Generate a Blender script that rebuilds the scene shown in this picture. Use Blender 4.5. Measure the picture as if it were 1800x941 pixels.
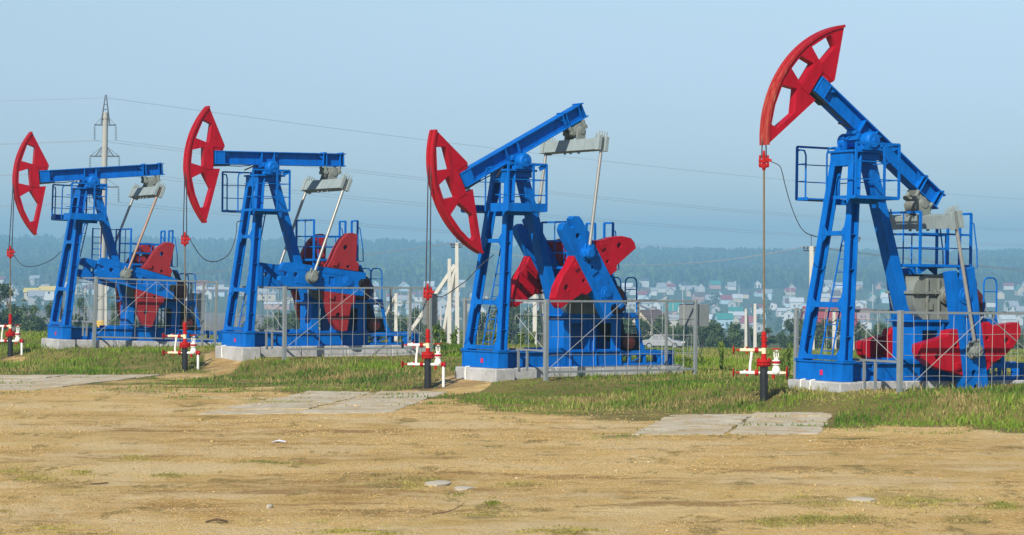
import bpy, bmesh, math, random
import numpy as np
from mathutils import Vector, Matrix
from mathutils.geometry import tessellate_polygon

for o in list(bpy.data.objects):
    bpy.data.objects.remove(o)
R = math.radians
random.seed(7)
RNG = np.random.default_rng(11)
S = bpy.context.scene
COL = S.collection

# ------------------------------------------------------------------ camera
cam_d = bpy.data.cameras.new("camera")
cam = bpy.data.objects.new("camera", cam_d)
COL.objects.link(cam)
cam.location = (0, 0, 3.0)
cam.rotation_euler = (R(90), 0, 0)
cam_d.sensor_width = 36
cam_d.lens = 4000.0 / 1800.0 * 36
cam_d.clip_start = 0.5
cam_d.clip_end = 40000
S.camera = cam
CZ = 3.0

# ------------------------------------------------------------------ sky, sun, exposure
SUN_EL = R(36)
sun_dir = Vector((-0.41, -0.92, 0)).normalized()          # horizontal direction towards the sun
world = bpy.data.worlds.new("World")
S.world = world
world.use_nodes = True
wn = world.node_tree
bg = wn.nodes["Background"]
sky = wn.nodes.new("ShaderNodeTexSky")
sky.sky_type = 'NISHITA'
sky.sun_disc = False
sky.sun_elevation = SUN_EL
sky.sun_rotation = math.atan2(sun_dir.x, sun_dir.y)
sky.altitude = 100
sky.air_density = 1.0
sky.dust_density = 0.0
sky.ozone_density = 2.2
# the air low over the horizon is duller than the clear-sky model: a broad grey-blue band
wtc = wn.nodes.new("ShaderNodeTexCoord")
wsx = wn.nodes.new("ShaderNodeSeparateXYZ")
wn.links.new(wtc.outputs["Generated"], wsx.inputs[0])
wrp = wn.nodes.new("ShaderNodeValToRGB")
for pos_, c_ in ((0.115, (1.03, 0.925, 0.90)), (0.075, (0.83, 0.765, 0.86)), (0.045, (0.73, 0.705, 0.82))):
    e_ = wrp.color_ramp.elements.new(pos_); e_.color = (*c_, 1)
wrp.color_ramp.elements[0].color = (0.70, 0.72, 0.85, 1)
wrp.color_ramp.elements[-1].color = (0.66, 0.70, 0.80, 1)  # upper sky, out of view, dimmed as well to weaken the ambient fill
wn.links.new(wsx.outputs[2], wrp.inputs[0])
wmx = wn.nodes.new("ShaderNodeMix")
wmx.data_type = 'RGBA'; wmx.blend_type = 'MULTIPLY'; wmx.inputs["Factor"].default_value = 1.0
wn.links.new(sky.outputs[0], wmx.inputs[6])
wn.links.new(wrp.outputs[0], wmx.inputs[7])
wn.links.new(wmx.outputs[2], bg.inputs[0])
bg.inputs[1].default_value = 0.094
sun_l = bpy.data.lights.new("sun", 'SUN')
sun_l.energy = 4.8
sun_l.angle = R(0.5)
sun_l.color = (1.0, 0.94, 0.84)
sun = bpy.data.objects.new("sun", sun_l)
COL.objects.link(sun)
sd = Vector((sun_dir.x * math.cos(SUN_EL), sun_dir.y * math.cos(SUN_EL), math.sin(SUN_EL)))
sun.rotation_euler = sd.to_track_quat('Z', 'Y').to_euler()
S.view_settings.view_transform = 'Standard'
S.view_settings.look = 'None'
S.view_settings.exposure = 0.42
S.view_settings.gamma = 1.0
S.view_settings.use_curve_mapping = False
S.cycles.use_denoising = True
S.cycles.max_bounces = 6
S.cycles.transparent_max_bounces = 8

# ------------------------------------------------------------------ materials
def new_mat(name):
    m = bpy.data.materials.new(name)
    m.use_nodes = True
    nt = m.node_tree
    return m, nt, nt.nodes["Principled BSDF"]

def N(nt, typ, **kw):
    n = nt.nodes.new(typ)
    for k, v in kw.items():
        setattr(n, k, v)
    return n

def noise(nt, scale, detail=4, rough=0.6, vec=None, stretch=None):
    t = N(nt, "ShaderNodeTexNoise")
    t.inputs["Scale"].default_value = scale
    t.inputs["Detail"].default_value = detail
    t.inputs["Roughness"].default_value = rough
    if vec is None:
        tc = N(nt, "ShaderNodeTexCoord")
        vec = tc.outputs["Object"]
    if stretch:
        mp = N(nt, "ShaderNodeMapping")
        mp.inputs["Scale"].default_value = stretch
        nt.links.new(vec, mp.inputs[0])
        vec = mp.outputs[0]
    nt.links.new(vec, t.inputs["Vector"])
    return t.outputs["Fac"]

def ramp(nt, fac, stops):
    r = N(nt, "ShaderNodeValToRGB")
    el = r.color_ramp.elements
    while len(el) < len(stops):
        el.new(0.5)
    for e, (p, c) in zip(el, stops):
        e.position = p
        e.color = (*c, 1) if len(c) == 3 else c
    nt.links.new(fac, r.inputs[0])
    return r.outputs[0]

def mix(nt, fac, a, b, blend='MIX'):
    m = N(nt, "ShaderNodeMix", data_type='RGBA', blend_type=blend)
    for sock, v in ((m.inputs["Factor"], fac), (m.inputs[6], a), (m.inputs[7], b)):
        if hasattr(v, "links"):
            nt.links.new(v, sock)
        elif isinstance(v, (int, float)):
            sock.default_value = v
        else:
            sock.default_value = (*v, 1)
    return m.outputs[2]

def bump(nt, p, fac, strength=0.3, dist=0.02):
    b = N(nt, "ShaderNodeBump")
    b.inputs["Strength"].default_value = strength
    b.inputs["Distance"].default_value = dist
    nt.links.new(fac, b.inputs["Height"])
    nt.links.new(b.outputs[0], p.inputs["Normal"])

def paint(name, c, worn, rough=0.38, wear=0.62, scale=2.5, metal=0.0, bumpy=0.15, dirt=None):
    """a weathered coat: base colour, faded patches, run-down streaks and a few chips"""
    m, nt, p = new_mat(name)
    fade = noise(nt, scale, 5, 0.65)
    streak = noise(nt, 3.0, 4, 0.6, stretch=(2.2, 2.2, 0.35))
    a = mix(nt, ramp(nt, fade, [(0.38, (0, 0, 0)), (0.72, (1, 1, 1))]), c, tuple(min(1, x * 1.2 + 0.001) for x in c))
    d = dirt or tuple(x * 0.48 + 0.003 for x in c)
    a = mix(nt, ramp(nt, streak, [(0.50, (0, 0, 0)), (0.78, (0.75, 0.75, 0.75))]), a, d)
    chips = noise(nt, scale * 9, 6, 0.75)
    a = mix(nt, ramp(nt, chips, [(wear, (0, 0, 0)), (wear + 0.05, (0.8, 0.8, 0.8))]), a, worn)
    nt.links.new(a, p.inputs["Base Color"])
    p.inputs["Specular IOR Level"].default_value = 0.12
    rr = ramp(nt, fade, [(0.3, (rough - 0.08,) * 3), (0.75, (rough + 0.18,) * 3)])
    nt.links.new(rr, p.inputs["Roughness"])
    p.inputs["Metallic"].default_value = metal
    if bumpy:
        bump(nt, p, noise(nt, 9, 4, 0.6), bumpy, 0.01)
    return m

def plain(name, c, rough=0.6, metal=0.0, var=0.25, scale=4.0, b=0.0):
    m, nt, p = new_mat(name)
    f = noise(nt, scale, 5, 0.65)
    col = mix(nt, f, tuple(x * (1 - var) for x in c), tuple(min(1, x * (1 + var)) for x in c))
    nt.links.new(col, p.inputs["Base Color"])
    p.inputs["Roughness"].default_value = rough
    p.inputs["Metallic"].default_value = metal
    if b:
        bump(nt, p, noise(nt, scale * 6, 5, 0.7), b, 0.01)
    return m

M = {}
M['blue'] = paint("blue_paint", (0.0, 0.112, 0.43), (0.012, 0.07, 0.20), 0.40, 0.68)
M['blue_old'] = paint("blue_paint_faded", (0.003, 0.10, 0.42), (0.05, 0.07, 0.12), 0.45, 0.66)
M['red'] = paint("red_paint", (0.34, 0.003, 0.013), (0.30, 0.05, 0.045), 0.36, 0.70)
M['dull_red'] = paint("faded_red_paint", (0.24, 0.018, 0.022), (0.30, 0.12, 0.10), 0.5, 0.66, dirt=(0.17, 0.02, 0.02))
M['bright_red'] = paint("red_valve_paint", (0.36, 0.010, 0.007), (0.2, 0.05, 0.03), 0.35, 0.72)
M['rim'] = paint("worn_red_arc", (0.33, 0.006, 0.012), (0.34, 0.12, 0.08), 0.36, 0.64, 1.6)
def worn_arc():
    # the ropes have rubbed the lower half of this arc down to primer and bronze
    m, nt, p = new_mat("arc_worn_to_bronze")
    tc = N(nt, "ShaderNodeTexCoord")
    sx = N(nt, "ShaderNodeSeparateXYZ"); nt.links.new(tc.outputs["Object"], sx.inputs[0])
    n = noise(nt, 2.2, 5, 0.7)
    ad = N(nt, "ShaderNodeMath", operation='MULTIPLY_ADD'); nt.links.new(n, ad.inputs[0]); ad.inputs[1].default_value = -1.6; nt.links.new(sx.outputs[2], ad.inputs[2])
    f = N(nt, "ShaderNodeMapRange"); nt.links.new(ad.outputs[0], f.inputs[0]); f.inputs[1].default_value = 5.3; f.inputs[2].default_value = 6.6; f.inputs[3].default_value = 0.8; f.inputs[4].default_value = 0.0
    st = noise(nt, 7, 5, 0.7, stretch=(2.0, 5.0, 0.3))
    br = ramp(nt, st, [(0.40, (0.30, 0.014, 0.014)), (0.54, (0.33, 0.05, 0.03)), (0.68, (0.44, 0.22, 0.11))])
    nt.links.new(mix(nt, f.outputs[0], (0.36, 0.005, 0.012), br), p.inputs["Base Color"])
    p.inputs["Roughness"].default_value = 0.4
    p.inputs["Specular IOR Level"].default_value = 0.22
    return m
M['rim_bare'] = worn_arc()
M['grey'] = paint("grey_machine_paint", (0.17, 0.19, 0.17), (0.16, 0.13, 0.09), 0.5, 0.62, dirt=(0.14, 0.13, 0.10))
M['steel'] = paint("grey_equalizer_paint", (0.24, 0.29, 0.29), (0.14, 0.14, 0.12), 0.42, 0.66, dirt=(0.17, 0.19, 0.18))
M['rodgrey'] = plain("pitman_steel", (0.30, 0.30, 0.28), 0.42, 0.35, 0.3, 3)
M['rodrust'] = plain("rusty_pitman_steel", (0.30, 0.19, 0.14), 0.55, 0.2, 0.35, 4)
M['galv'] = plain("galvanized_steel", (0.27, 0.30, 0.30), 0.45, 0.35, 0.25, 6)
M['wire'] = plain("mesh_wire", (0.36, 0.38, 0.36), 0.5, 0.3, 0.2, 6)
M['black'] = plain("black_rubber", (0.012, 0.013, 0.015), 0.55, 0, 0.4, 5)
M['pipe'] = plain("black_painted_pipe", (0.016, 0.018, 0.02), 0.35, 0.0, 0.6, 6, 0.2)
M['white'] = paint("white_valve_paint", (0.72, 0.72, 0.66), (0.35, 0.25, 0.16), 0.4, 0.70, 6, dirt=(0.42, 0.40, 0.33))
M['cream'] = paint("cream_valve_paint", (0.70, 0.60, 0.38), (0.35, 0.25, 0.14), 0.4, 0.68, 6, dirt=(0.42, 0.34, 0.2))
M['rod'] = plain("oily_rod", (0.24, 0.18, 0.10), 0.35, 0.5, 0.35, 4)
M['cable'] = plain("dark_cable", (0.03, 0.033, 0.04), 0.6, 0, 0.2, 4)
M['concrete_pole'] = plain("pole_concrete", (0.50, 0.48, 0.42), 0.85, 0, 0.18, 2.5, 0.2)
M['glassins'] = plain("insulator_glass", (0.10, 0.13, 0.14), 0.25, 0, 0.2, 4)
M['lattice'] = plain("dark_galvanized_lattice", (0.07, 0.075, 0.085), 0.6, 0.2, 0.2, 4)
M['lineal'] = plain('aluminium_conductor', (0.36, 0.38, 0.40), 0.5, 0.3, 0.1, 4)
M['oxide'] = plain('dark_red_oxide', (0.085, 0.014, 0.012), .5, 0, .3, 6)
M['pinkmark'] = plain("red_tag", (0.62, 0.01, 0.08), 0.5, 0, 0.15, 8)

def concrete_mat():
    m, nt, p = new_mat("weathered_concrete")
    f = noise(nt, 1.6, 7, 0.7)
    c = ramp(nt, f, [(0.25, (0.24, 0.235, 0.22)), (0.5, (0.40, 0.40, 0.395)), (0.75, (0.52, 0.52, 0.515))])
    st = noise(nt, 6, 6, 0.75)
    c = mix(nt, ramp(nt, st, [(0.55, (0, 0, 0)), (0.7, (0.7, 0.7, 0.7))]), c, (0.20, 0.18, 0.14))
    nt.links.new(c, p.inputs["Base Color"])
    p.inputs["Roughness"].default_value = 0.9
    bump(nt, p, noise(nt, 14, 6, 0.7), 0.5, 0.02)
    return m
M['concrete'] = concrete_mat()

def slab_mat():
    m, nt, p = new_mat("dusty_paving_concrete")
    f = noise(nt, 0.8, 7, 0.7)
    c = ramp(nt, f, [(0.32, (0.34, 0.25, 0.13)), (0.48, (0.42, 0.365, 0.255)), (0.7, (0.52, 0.475, 0.375))])
    st = noise(nt, 2.2, 6, 0.75)
    c = mix(nt, ramp(nt, st, [(0.50, (0, 0, 0)), (0.62, (0.85, 0.85, 0.85))]), c, (0.36, 0.24, 0.10))
    nt.links.new(c, p.inputs["Base Color"])
    p.inputs["Roughness"].default_value = 0.95
    bump(nt, p, noise(nt, 12, 6, 0.7), 0.5, 0.02)
    return m
M['slab'] = slab_mat()

def attr_mat(name, rough=0.75, trans=0.0, attr="tint", nscale=0.0):
    m, nt, p = new_mat(name)
    a = N(nt, "ShaderNodeAttribute", attribute_name=attr)
    c = a.outputs["Color"]
    if nscale:
        f = noise(nt, nscale, 4)
        c = mix(nt, f, c, mix(nt, 1.0, c, (0.55, 0.6, 0.5), 'MULTIPLY'))
    nt.links.new(c, p.inputs["Base Color"])
    p.inputs["Roughness"].default_value = rough
    p.inputs["Specular IOR Level"].default_value = 0.2
    if trans:
        tr = N(nt, "ShaderNodeBsdfTranslucent")
        nt.links.new(c, tr.inputs[0])
        ms = N(nt, "ShaderNodeMixShader")
        ms.inputs[0].default_value = trans
        nt.links.new(p.outputs[0], ms.inputs[1])
        nt.links.new(tr.outputs[0], ms.inputs[2])
        nt.links.new(ms.outputs[0], nt.nodes["Material Output"].inputs[0])
    return m
M['grass'] = attr_mat("grass_blades", 0.7, 0.35)
M['leaf'] = attr_mat("leaves", 0.65, 0.25)
M['forest'] = attr_mat("forest_crowns", 0.8, 0.0)
M['gravel'] = attr_mat("loose_gravel", 0.9)
M['bark'] = plain("bark", (0.10, 0.075, 0.05), 0.9, 0, 0.35, 3, 0.3)

def ground_mat():
    m, nt, p = new_mat("ground_soil_and_turf")
    geo = N(nt, "ShaderNodeNewGeometry")
    pos = geo.outputs["Position"]
    # dry clay soil with gravelly and darker bands
    n1 = noise(nt, 0.22, 7, 0.62, pos, (0.55, 1.25, 1))
    n2 = noise(nt, 1.3, 6, 0.7, pos, (0.6, 1.4, 1))
    n3 = noise(nt, 14.0, 5, 0.75, pos)
    soil = ramp(nt, n1, [(0.34, (0.42, 0.245, 0.072)), (0.45, (0.61, 0.395, 0.128)), (0.55, (0.71, 0.485, 0.175)), (0.66, (0.82, 0.61, 0.28))])
    soil = mix(nt, ramp(nt, n2, [(0.46, (0, 0, 0)), (0.60, (0.8, 0.8, 0.8))]), soil, (0.74, 0.53, 0.24))
    soil = mix(nt, ramp(nt, n2, [(0.34, (0.7, 0.7, 0.7)), (0.44, (0, 0, 0))]), soil, (0.44, 0.26, 0.085))
    n4 = noise(nt, 1.0, 7, 0.75, pos, (0.20, 0.75, 1))
    n5 = noise(nt, 1.0, 6, 0.7, pos, (0.24, 0.36, 1))
    n6 = noise(nt, 1.0, 6, 0.75, pos, (1.1, 0.55, 1))
    soil = mix(nt, ramp(nt, n4, [(0.55, (0, 0, 0)), (0.60, (0.75, 0.75, 0.75))]), soil, (0.33, 0.18, 0.058))
    soil = mix(nt, ramp(nt, n5, [(0.51, (0, 0, 0)), (0.59, (0.8, 0.8, 0.8))]), soil, (0.77, 0.585, 0.31))
    soil = mix(nt, ramp(nt, n6, [(0.56, (0, 0, 0)), (0.615, (0.85, 0.85, 0.85))]), soil, (0.30, 0.215, 0.062))
    soil = mix(nt, ramp(nt, n6, [(0.34, (0.7, 0.7, 0.7)), (0.43, (0, 0, 0))]), soil, (0.78, 0.60, 0.33))
    soil = mix(nt, ramp(nt, n3, [(0.55, (0, 0, 0)), (0.66, (0.7, 0.7, 0.7))]), soil, (0.80, 0.64, 0.37))
    soil = mix(nt, ramp(nt, n3, [(0.32, (0.6, 0.6, 0.6)), (0.42, (0, 0, 0))]), soil, (0.32, 0.19, 0.07))
    # turf under the blades
    g1 = noise(nt, 0.5, 6, 0.65, pos)
    turf = ramp(nt, g1, [(0.30, (0.12, 0.12, 0.03)), (0.5, (0.21, 0.18, 0.05)), (0.7, (0.34, 0.25, 0.09))])
    far = N(nt, "ShaderNodeAttribute", attribute_name="farcol")
    ga = N(nt, "ShaderNodeAttribute", attribute_name="masks")
    sep = N(nt, "ShaderNodeSeparateColor")
    nt.links.new(ga.outputs["Color"], sep.inputs[0])
    # break the grass edge up with noise
    ed = noise(nt, 1.1, 7, 0.75, pos, (0.7, 1.4, 1))
    add = N(nt, "ShaderNodeMath", operation='ADD')
    nt.links.new(sep.outputs[0], add.inputs[0])
    nt.links.new(ed, add.inputs[1])
    gm = ramp(nt, add.outputs[0], [(0.74, (0, 0, 0)), (1.02, (0.94, 0.94, 0.94))])
    c = mix(nt, gm, soil, turf)
    # oil-dark soil round the wells, orange subsoil where the bank was dug
    c = mix(nt, sep.outputs[1], c, (0.055, 0.042, 0.03))
    fn = noise(nt, 0.05, 6, 0.7, pos)
    farc = mix(nt, fn, far.outputs["Color"], mix(nt, 1.0, far.outputs["Color"], (0.55, 0.62, 0.5), 'MULTIPLY'))
    c = mix(nt, sep.outputs[2], c, farc)
    nt.links.new(c, p.inputs["Base Color"])
    p.inputs["Roughness"].default_value = 0.95
    p.inputs["Specular IOR Level"].default_value = 0.15
    hb = N(nt, "ShaderNodeMath", operation='ADD')
    nt.links.new(n3, hb.inputs[0])
    nt.links.new(n2, hb.inputs[1])
    bump(nt, p, hb.outputs[0], 1.0, 0.10)
    return m
M['ground'] = ground_mat()

# ------------------------------------------------------------------ object helpers
def tag(o, label=None, cat=None, group=None, kind=None):
    if label: o['label'] = label
    if cat: o['category'] = cat
    if group: o['group'] = group
    if kind: o['kind'] = kind
    return o

def empty(name, loc, rot=(0, 0, 0)):
    o = bpy.data.objects.new(name, None)
    o.empty_display_size = 0.3
    COL.objects.link(o)
    o.location = loc
    o.rotation_euler = rot
    return o

class MB:
    """collects faces of one part; pump-local points are (u rearwards, v to the near side, w up)"""
    def __init__(s, flip=False):
        s.v, s.f, s.flip = [], [], flip
    def add(s, vs, fs):
        n = len(s.v)
        s.v += [tuple(x) for x in vs]
        s.f += [tuple(i + n for i in f) for f in fs]
        return s
    def box(s, x0, x1, y0, y1, z0, z1):
        return s.add([(x0, y0, z0), (x1, y0, z0), (x1, y1, z0), (x0, y1, z0), (x0, y0, z1), (x1, y0, z1), (x1, y1, z1), (x0, y1, z1)],
                     [(0, 3, 2, 1), (4, 5, 6, 7), (0, 1, 5, 4), (1, 2, 6, 5), (2, 3, 7, 6), (3, 0, 4, 7)])
    def hexa(s, b, t):
        return s.add(list(b) + list(t), [(0, 3, 2, 1), (4, 5, 6, 7), (0, 1, 5, 4), (1, 2, 6, 5), (2, 3, 7, 6), (3, 0, 4, 7)])
    def bar(s, p, q, w, h, up=(0, 0, 1)):
        p, q = Vector(p), Vector(q)
        d = (q - p).normalized()
        up = Vector(up)
        if abs(d.dot(up)) > 0.98:
            up = Vector((0, 1, 0)) if abs(d.y) < 0.9 else Vector((1, 0, 0))
        a = d.cross(up).normalized() * (w / 2)
        b = a.cross(d).normalized() * (h / 2)
        return s.hexa([p - a - b, p + a - b, p + a + b, p - a + b], [q - a - b, q + a - b, q + a + b, q - a + b])
    def tube(s, p, q, r, n=10, r2=None, caps=True):
        return s.path([p, q], [r, r if r2 is None else r2], n, caps)
    def path(s, pts, r, n=8, caps=True):
        pts = [Vector(p) for p in pts]
        rs = r if isinstance(r, (list, tuple)) else [r] * len(pts)
        base = len(s.v)
        prev = None
        for i, p in enumerate(pts):
            d = (pts[min(i + 1, len(pts) - 1)] - pts[max(i - 1, 0)])
            if d.length < 1e-9: d = Vector((0, 0, 1))
            d.normalize()
            if prev is None:
                up = Vector((0, 0, 1)) if abs(d.z) < 0.9 else Vector((1, 0, 0))
                a = d.cross(up).normalized()
            else:
                a = (prev - d * prev.dot(d))
                a = a.normalized() if a.length > 1e-6 else d.orthogonal().normalized()
            prev = a
            b = d.cross(a)
            for k in range(n):
                t = 2 * math.pi * k / n
                s.v.append(tuple(p + (a * math.cos(t) + b * math.sin(t)) * rs[i]))
        m = len(pts)
        for i in range(m - 1):
            for k in range(n):
                a0 = base + i * n + k; a1 = base + i * n + (k + 1) % n
                s.f.append((a0, a1, a1 + n, a0 + n))
        if caps:
            s.f.append(tuple(base + k for k in reversed(range(n))))
            s.f.append(tuple(base + (m - 1) * n + k for k in range(n)))
        return s
    def lathe(s, o, axis, prof, n=14):
        """prof: list of (distance along axis, radius)"""
        o, axis = Vector(o), Vector(axis).normalized()
        a = axis.orthogonal().normalized(); b = axis.cross(a)
        base = len(s.v)
        for t, r in prof:
            for k in range(n):
                q = 2 * math.pi * k / n
                s.v.append(tuple(o + axis * t + (a * math.cos(q) + b * math.sin(q)) * max(r, 1e-4)))
        for i in range(len(prof) - 1):
            for k in range(n):
                a0 = base + i * n + k; a1 = base + i * n + (k + 1) % n
                s.f.append((a0, a1, a1 + n, a0 + n))
        s.f.append(tuple(base + k for k in reversed(range(n))))
        s.f.append(tuple(base + (len(prof) - 1) * n + k for k in range(n)))
        return s
    def prism(s, outer, f, v0, v1, holes=()):
        """extrude a plate outline (with holes) from v0 to v1 through map f(a, b, v)"""
        loops = [list(outer)] + [list(h) for h in holes]
        flat = [p for l in loops for p in l]
        if holes:
            tris = tessellate_polygon([[Vector((p[0], p[1], 0)) for p in l] for l in loops])
        else:
            tris = [tuple(range(len(flat)))] if len(flat) <= 4 else tessellate_polygon([[Vector((p[0], p[1], 0)) for p in flat]])
        n = len(flat); base = len(s.v)
        s.v += [tuple(f(a, b, v0)) for a, b in flat] + [tuple(f(a, b, v1)) for a, b in flat]
        for t in tris:
            s.f.append(tuple(base + i for i in t)); s.f.append(tuple(base + n + i for i in reversed(t)))
        k = 0
        for l in loops:
            m = len(l)
            for i in range(m):
                a0 = base + k + i; a1 = base + k + (i + 1) % m
                s.f.append((a0, a1, a1 + n, a0 + n))
            k += m
        return s
    def obj(s, name, mat, parent=None, bevel=0, smooth=True, loc=None):
        vs = [(x, -y, z) for x, y, z in s.v] if s.flip else s.v
        me = bpy.data.meshes.new(name)
        me.from_pydata(vs, [], s.f)
        bm = bmesh.new(); bm.from_mesh(me)
        bmesh.ops.recalc_face_normals(bm, faces=bm.faces)
        bm.to_mesh(me); bm.free()
        if smooth:
            me.polygons.foreach_set("use_smooth", [True] * len(me.polygons))
            me.set_sharp_from_angle(angle=R(32))
        me.materials.append(mat)
        o = bpy.data.objects.new(name, me)
        COL.objects.link(o)
        if parent: o.parent = parent
        if loc: o.location = loc
        if bevel:
            md = o.modifiers.new("bevel", 'BEVEL')
            md.width = bevel; md.segments = 2; md.limit_method = 'ANGLE'; md.angle_limit = R(50)
        return o

def copy_tree(o, parent=None):
    c = o.copy(); COL.objects.link(c); c.parent = parent
    for ch in list(o.children): copy_tree(ch, c)
    return c

def raw_mesh(name, verts, faces, mat, tint=None, smooth=False):
    """numpy verts (n,3) and faces (m,k); tint is one colour per vertex"""
    me = bpy.data.meshes.new(name)
    verts = np.asarray(verts, np.float32); faces = np.asarray(faces, np.int32)
    k = faces.shape[1]
    me.vertices.add(len(verts)); me.vertices.foreach_set("co", verts.ravel())
    me.loops.add(faces.size); me.loops.foreach_set("vertex_index", faces.ravel())
    me.polygons.add(len(faces)); me.polygons.foreach_set("loop_start", np.arange(0, faces.size, k, dtype=np.int32))
    me.update(calc_edges=True)
    if tint is not None:
        a = me.attributes.new("tint", 'FLOAT_COLOR', 'POINT')
        t = np.ones((len(verts), 4), np.float32); t[:, :3] = tint
        a.data.foreach_set("color", t.ravel())
    if smooth: me.polygons.foreach_set("use_smooth", [True] * len(faces))
    me.materials.append(mat)
    o = bpy.data.objects.new(name, me); COL.objects.link(o)
    return o

# ------------------------------------------------------------------ terrain
_H = np.random.default_rng(3).random((256, 256))
def vnoise(x, y):
    x = np.asarray(x, float); y = np.asarray(y, float)
    xi = np.floor(x).astype(int); yi = np.floor(y).astype(int)
    fx = x - xi; fy = y - yi
    fx = fx * fx * (3 - 2 * fx); fy = fy * fy * (3 - 2 * fy)
    g = lambda a, b: _H[a & 255, b & 255]
    return (g(xi, yi) * (1 - fx) + g(xi + 1, yi) * fx) * (1 - fy) + (g(xi, yi + 1) * (1 - fx) + g(xi + 1, yi + 1) * fx) * fy
def fbm(x, y, o=4):
    t = 0; a = 0.5
    for _ in range(o):
        t = t + a * vnoise(x, y); x = x * 2.03 + 17.1; y = y * 2.03 + 9.7; a *= 0.5
    return t / (1 - 0.5 ** o)
def sstep(a, b, x):
    t = np.clip((x - a) / (b - a), 0, 1); return t * t * (3 - 2 * t)

PUMPS = {  # position of the A-frame foot, heading of the beam, tip of the base, measured against the wells
    1: dict(x=-15.0313, y=74.7991, z=CZ - 2.337, yaw=1.0747, pit=0.0355),
    2: dict(x=-8.0934, y=66.1349, z=CZ - 2.285, yaw=1.0104, pit=0.0077),
    3: dict(x=-0.8118, y=57.2374, z=CZ - 2.5099, yaw=0.9601, pit=0.0096),
    4: dict(x=6.6228, y=49.1783, z=CZ - 2.4394, yaw=1.0456, pit=0.0181)}
RD, RH = [20, 45, 85, 110, 160, 232, 300, 500, 900, 1300, 1700, 2000, 2600, 3500, 4300, 5400], None
ZR = [0.2, 0.2, -0.20, -1.25, -3.2, -5.5, -7.6, -13.5, -25.5, -36.5, -28.5, -17.5, -6, 14, 10, 0]
ZL = [0.25, 0.25, 0.08, -0.65, -2.35, -4.7, -6.1, -10.4, -16, -20.5, -16, -11.8, 3.3, 36, 30, 10]
SLABS = [[(3.30, 46.6), (6.60, 46.6), (5.55, 40.9), (2.1, 40.7)], [(-4.9, 55.0), (-1.5, 55.0), (-2.5, 46.8), (-6.5, 46.5)], [(-14.6, 63.4), (-9.8, 63.4), (-11.6, 55.6), (-16.8, 55.4)]]
def paved(x, y):
    w = 0
    for fl, fr_, nr, nl in SLABS:
        t = (fl[1] - y) / (fl[1] - nl[1]); tc = np.clip(t, 0, 1)
        xl = fl[0] + (nl[0] - fl[0]) * tc; xr = fr_[0] + (nr[0] - fr_[0]) * tc
        w = np.maximum(w, sstep(-.12, .0, np.minimum(t, 1 - t)) * sstep(-.7, 0, np.minimum(x - xl, xr - x)))
    return w
def gz(x, y):
    x = np.asarray(x, float); y = np.asarray(y, float)
    px, py = x + 0.81, y - 57.24
    t = px * 0.646 - py * 0.764
    s = px * -0.764 - py * 0.646
    hp = np.interp(t, [-22.6, -11.5, 0, 11, 25], [0.36, 0.40, 0.20, 0.27, 0.30])
    wob = (fbm(x * 0.35, y * 0.35, 3) - 0.5) * 1.2
    near = hp * (1 - sstep(-0.4, 1.75, s + wob * 0.5))
    near = near + 0.10 * sstep(3, 9, t) * sstep(2.5, 0.5, s) 
    rough = 1 - .85 * paved(x, y)
    near = near + rough * ((fbm(x * 0.22 + 40, y * 0.5, 4) - 0.5) * 0.10 + (fbm(x * 1.3, y * 2.2 + 8, 3) - 0.5) * 0.035 + (fbm(x * 2.6 + 5, y * 3.2, 3) - 0.5) * 0.06 * sstep(75, 45, y))
    k = np.clip((x / np.maximum(y, 1) * 4000 + 900) / 1800, 0, 1)
    k = k * k * (3 - 2 * k)
    far = np.interp(y, RD, ZL) * (1 - k) + np.interp(y, RD, ZR) * k
    far = far + (fbm(x * 0.02, y * 0.02, 4) - 0.5) * np.clip((y - 70) / 60, 0, 1) * np.clip(y / 300, 0.1, 1)
    far = far + (fbm(x * 0.004 + 5, y * 0.004, 3) - 0.5) * np.clip((y - 2100) / 800, 0, 1) * 16
    w = sstep(7, 22, -s)
    return near * (1 - w) + far * w

YB = ([-400, 0, 300, 430, 600, 800, 860, 1100, 1200, 1460, 1800, 2200], [688, 686, 680, 692, 694, 708, 722, 733, 748, 765, 770, 775])
PATCHES = [(20, 830, 34, 9), (60, 842, 45, 6), (130, 862, 30, 6), (160, 832, 40, 5), (8, 893, 22, 8), (300, 836, 30, 4), (700, 852, 55, 6),
           (740, 842, 60, 5), (800, 866, 25, 6), (905, 850, 40, 5), (850, 906, 52, 7), (865, 884, 12, 5), (1430, 885, 60, 12), (1620, 884, 70, 12),
           (1560, 872, 45, 8), (1425, 914, 22, 10), (1760, 894, 30, 8), (560, 918, 26, 4), (400, 916, 20, 4), (1360, 918, 50, 7), (660, 835, 40, 6),
           (240, 805, 40, 4), (470, 815, 60, 4), (1170, 728, 40, 6), (1085, 768, 40, 4), (980, 722, 70, 8), (640, 935, 90, 6), (1000, 938, 80, 5),
           (100, 930, 60, 6), (1500, 915, 60, 8), (1700, 915, 50, 6), (330, 700, 50, 4), (470, 705, 60, 5), (250, 690, 60, 5), (150, 938, 50, 5)]
def to_img(x, y, z=0.0):
    return 900 + 4000 * x / y, 470.5 + 4000 * (CZ - z) / y
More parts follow.
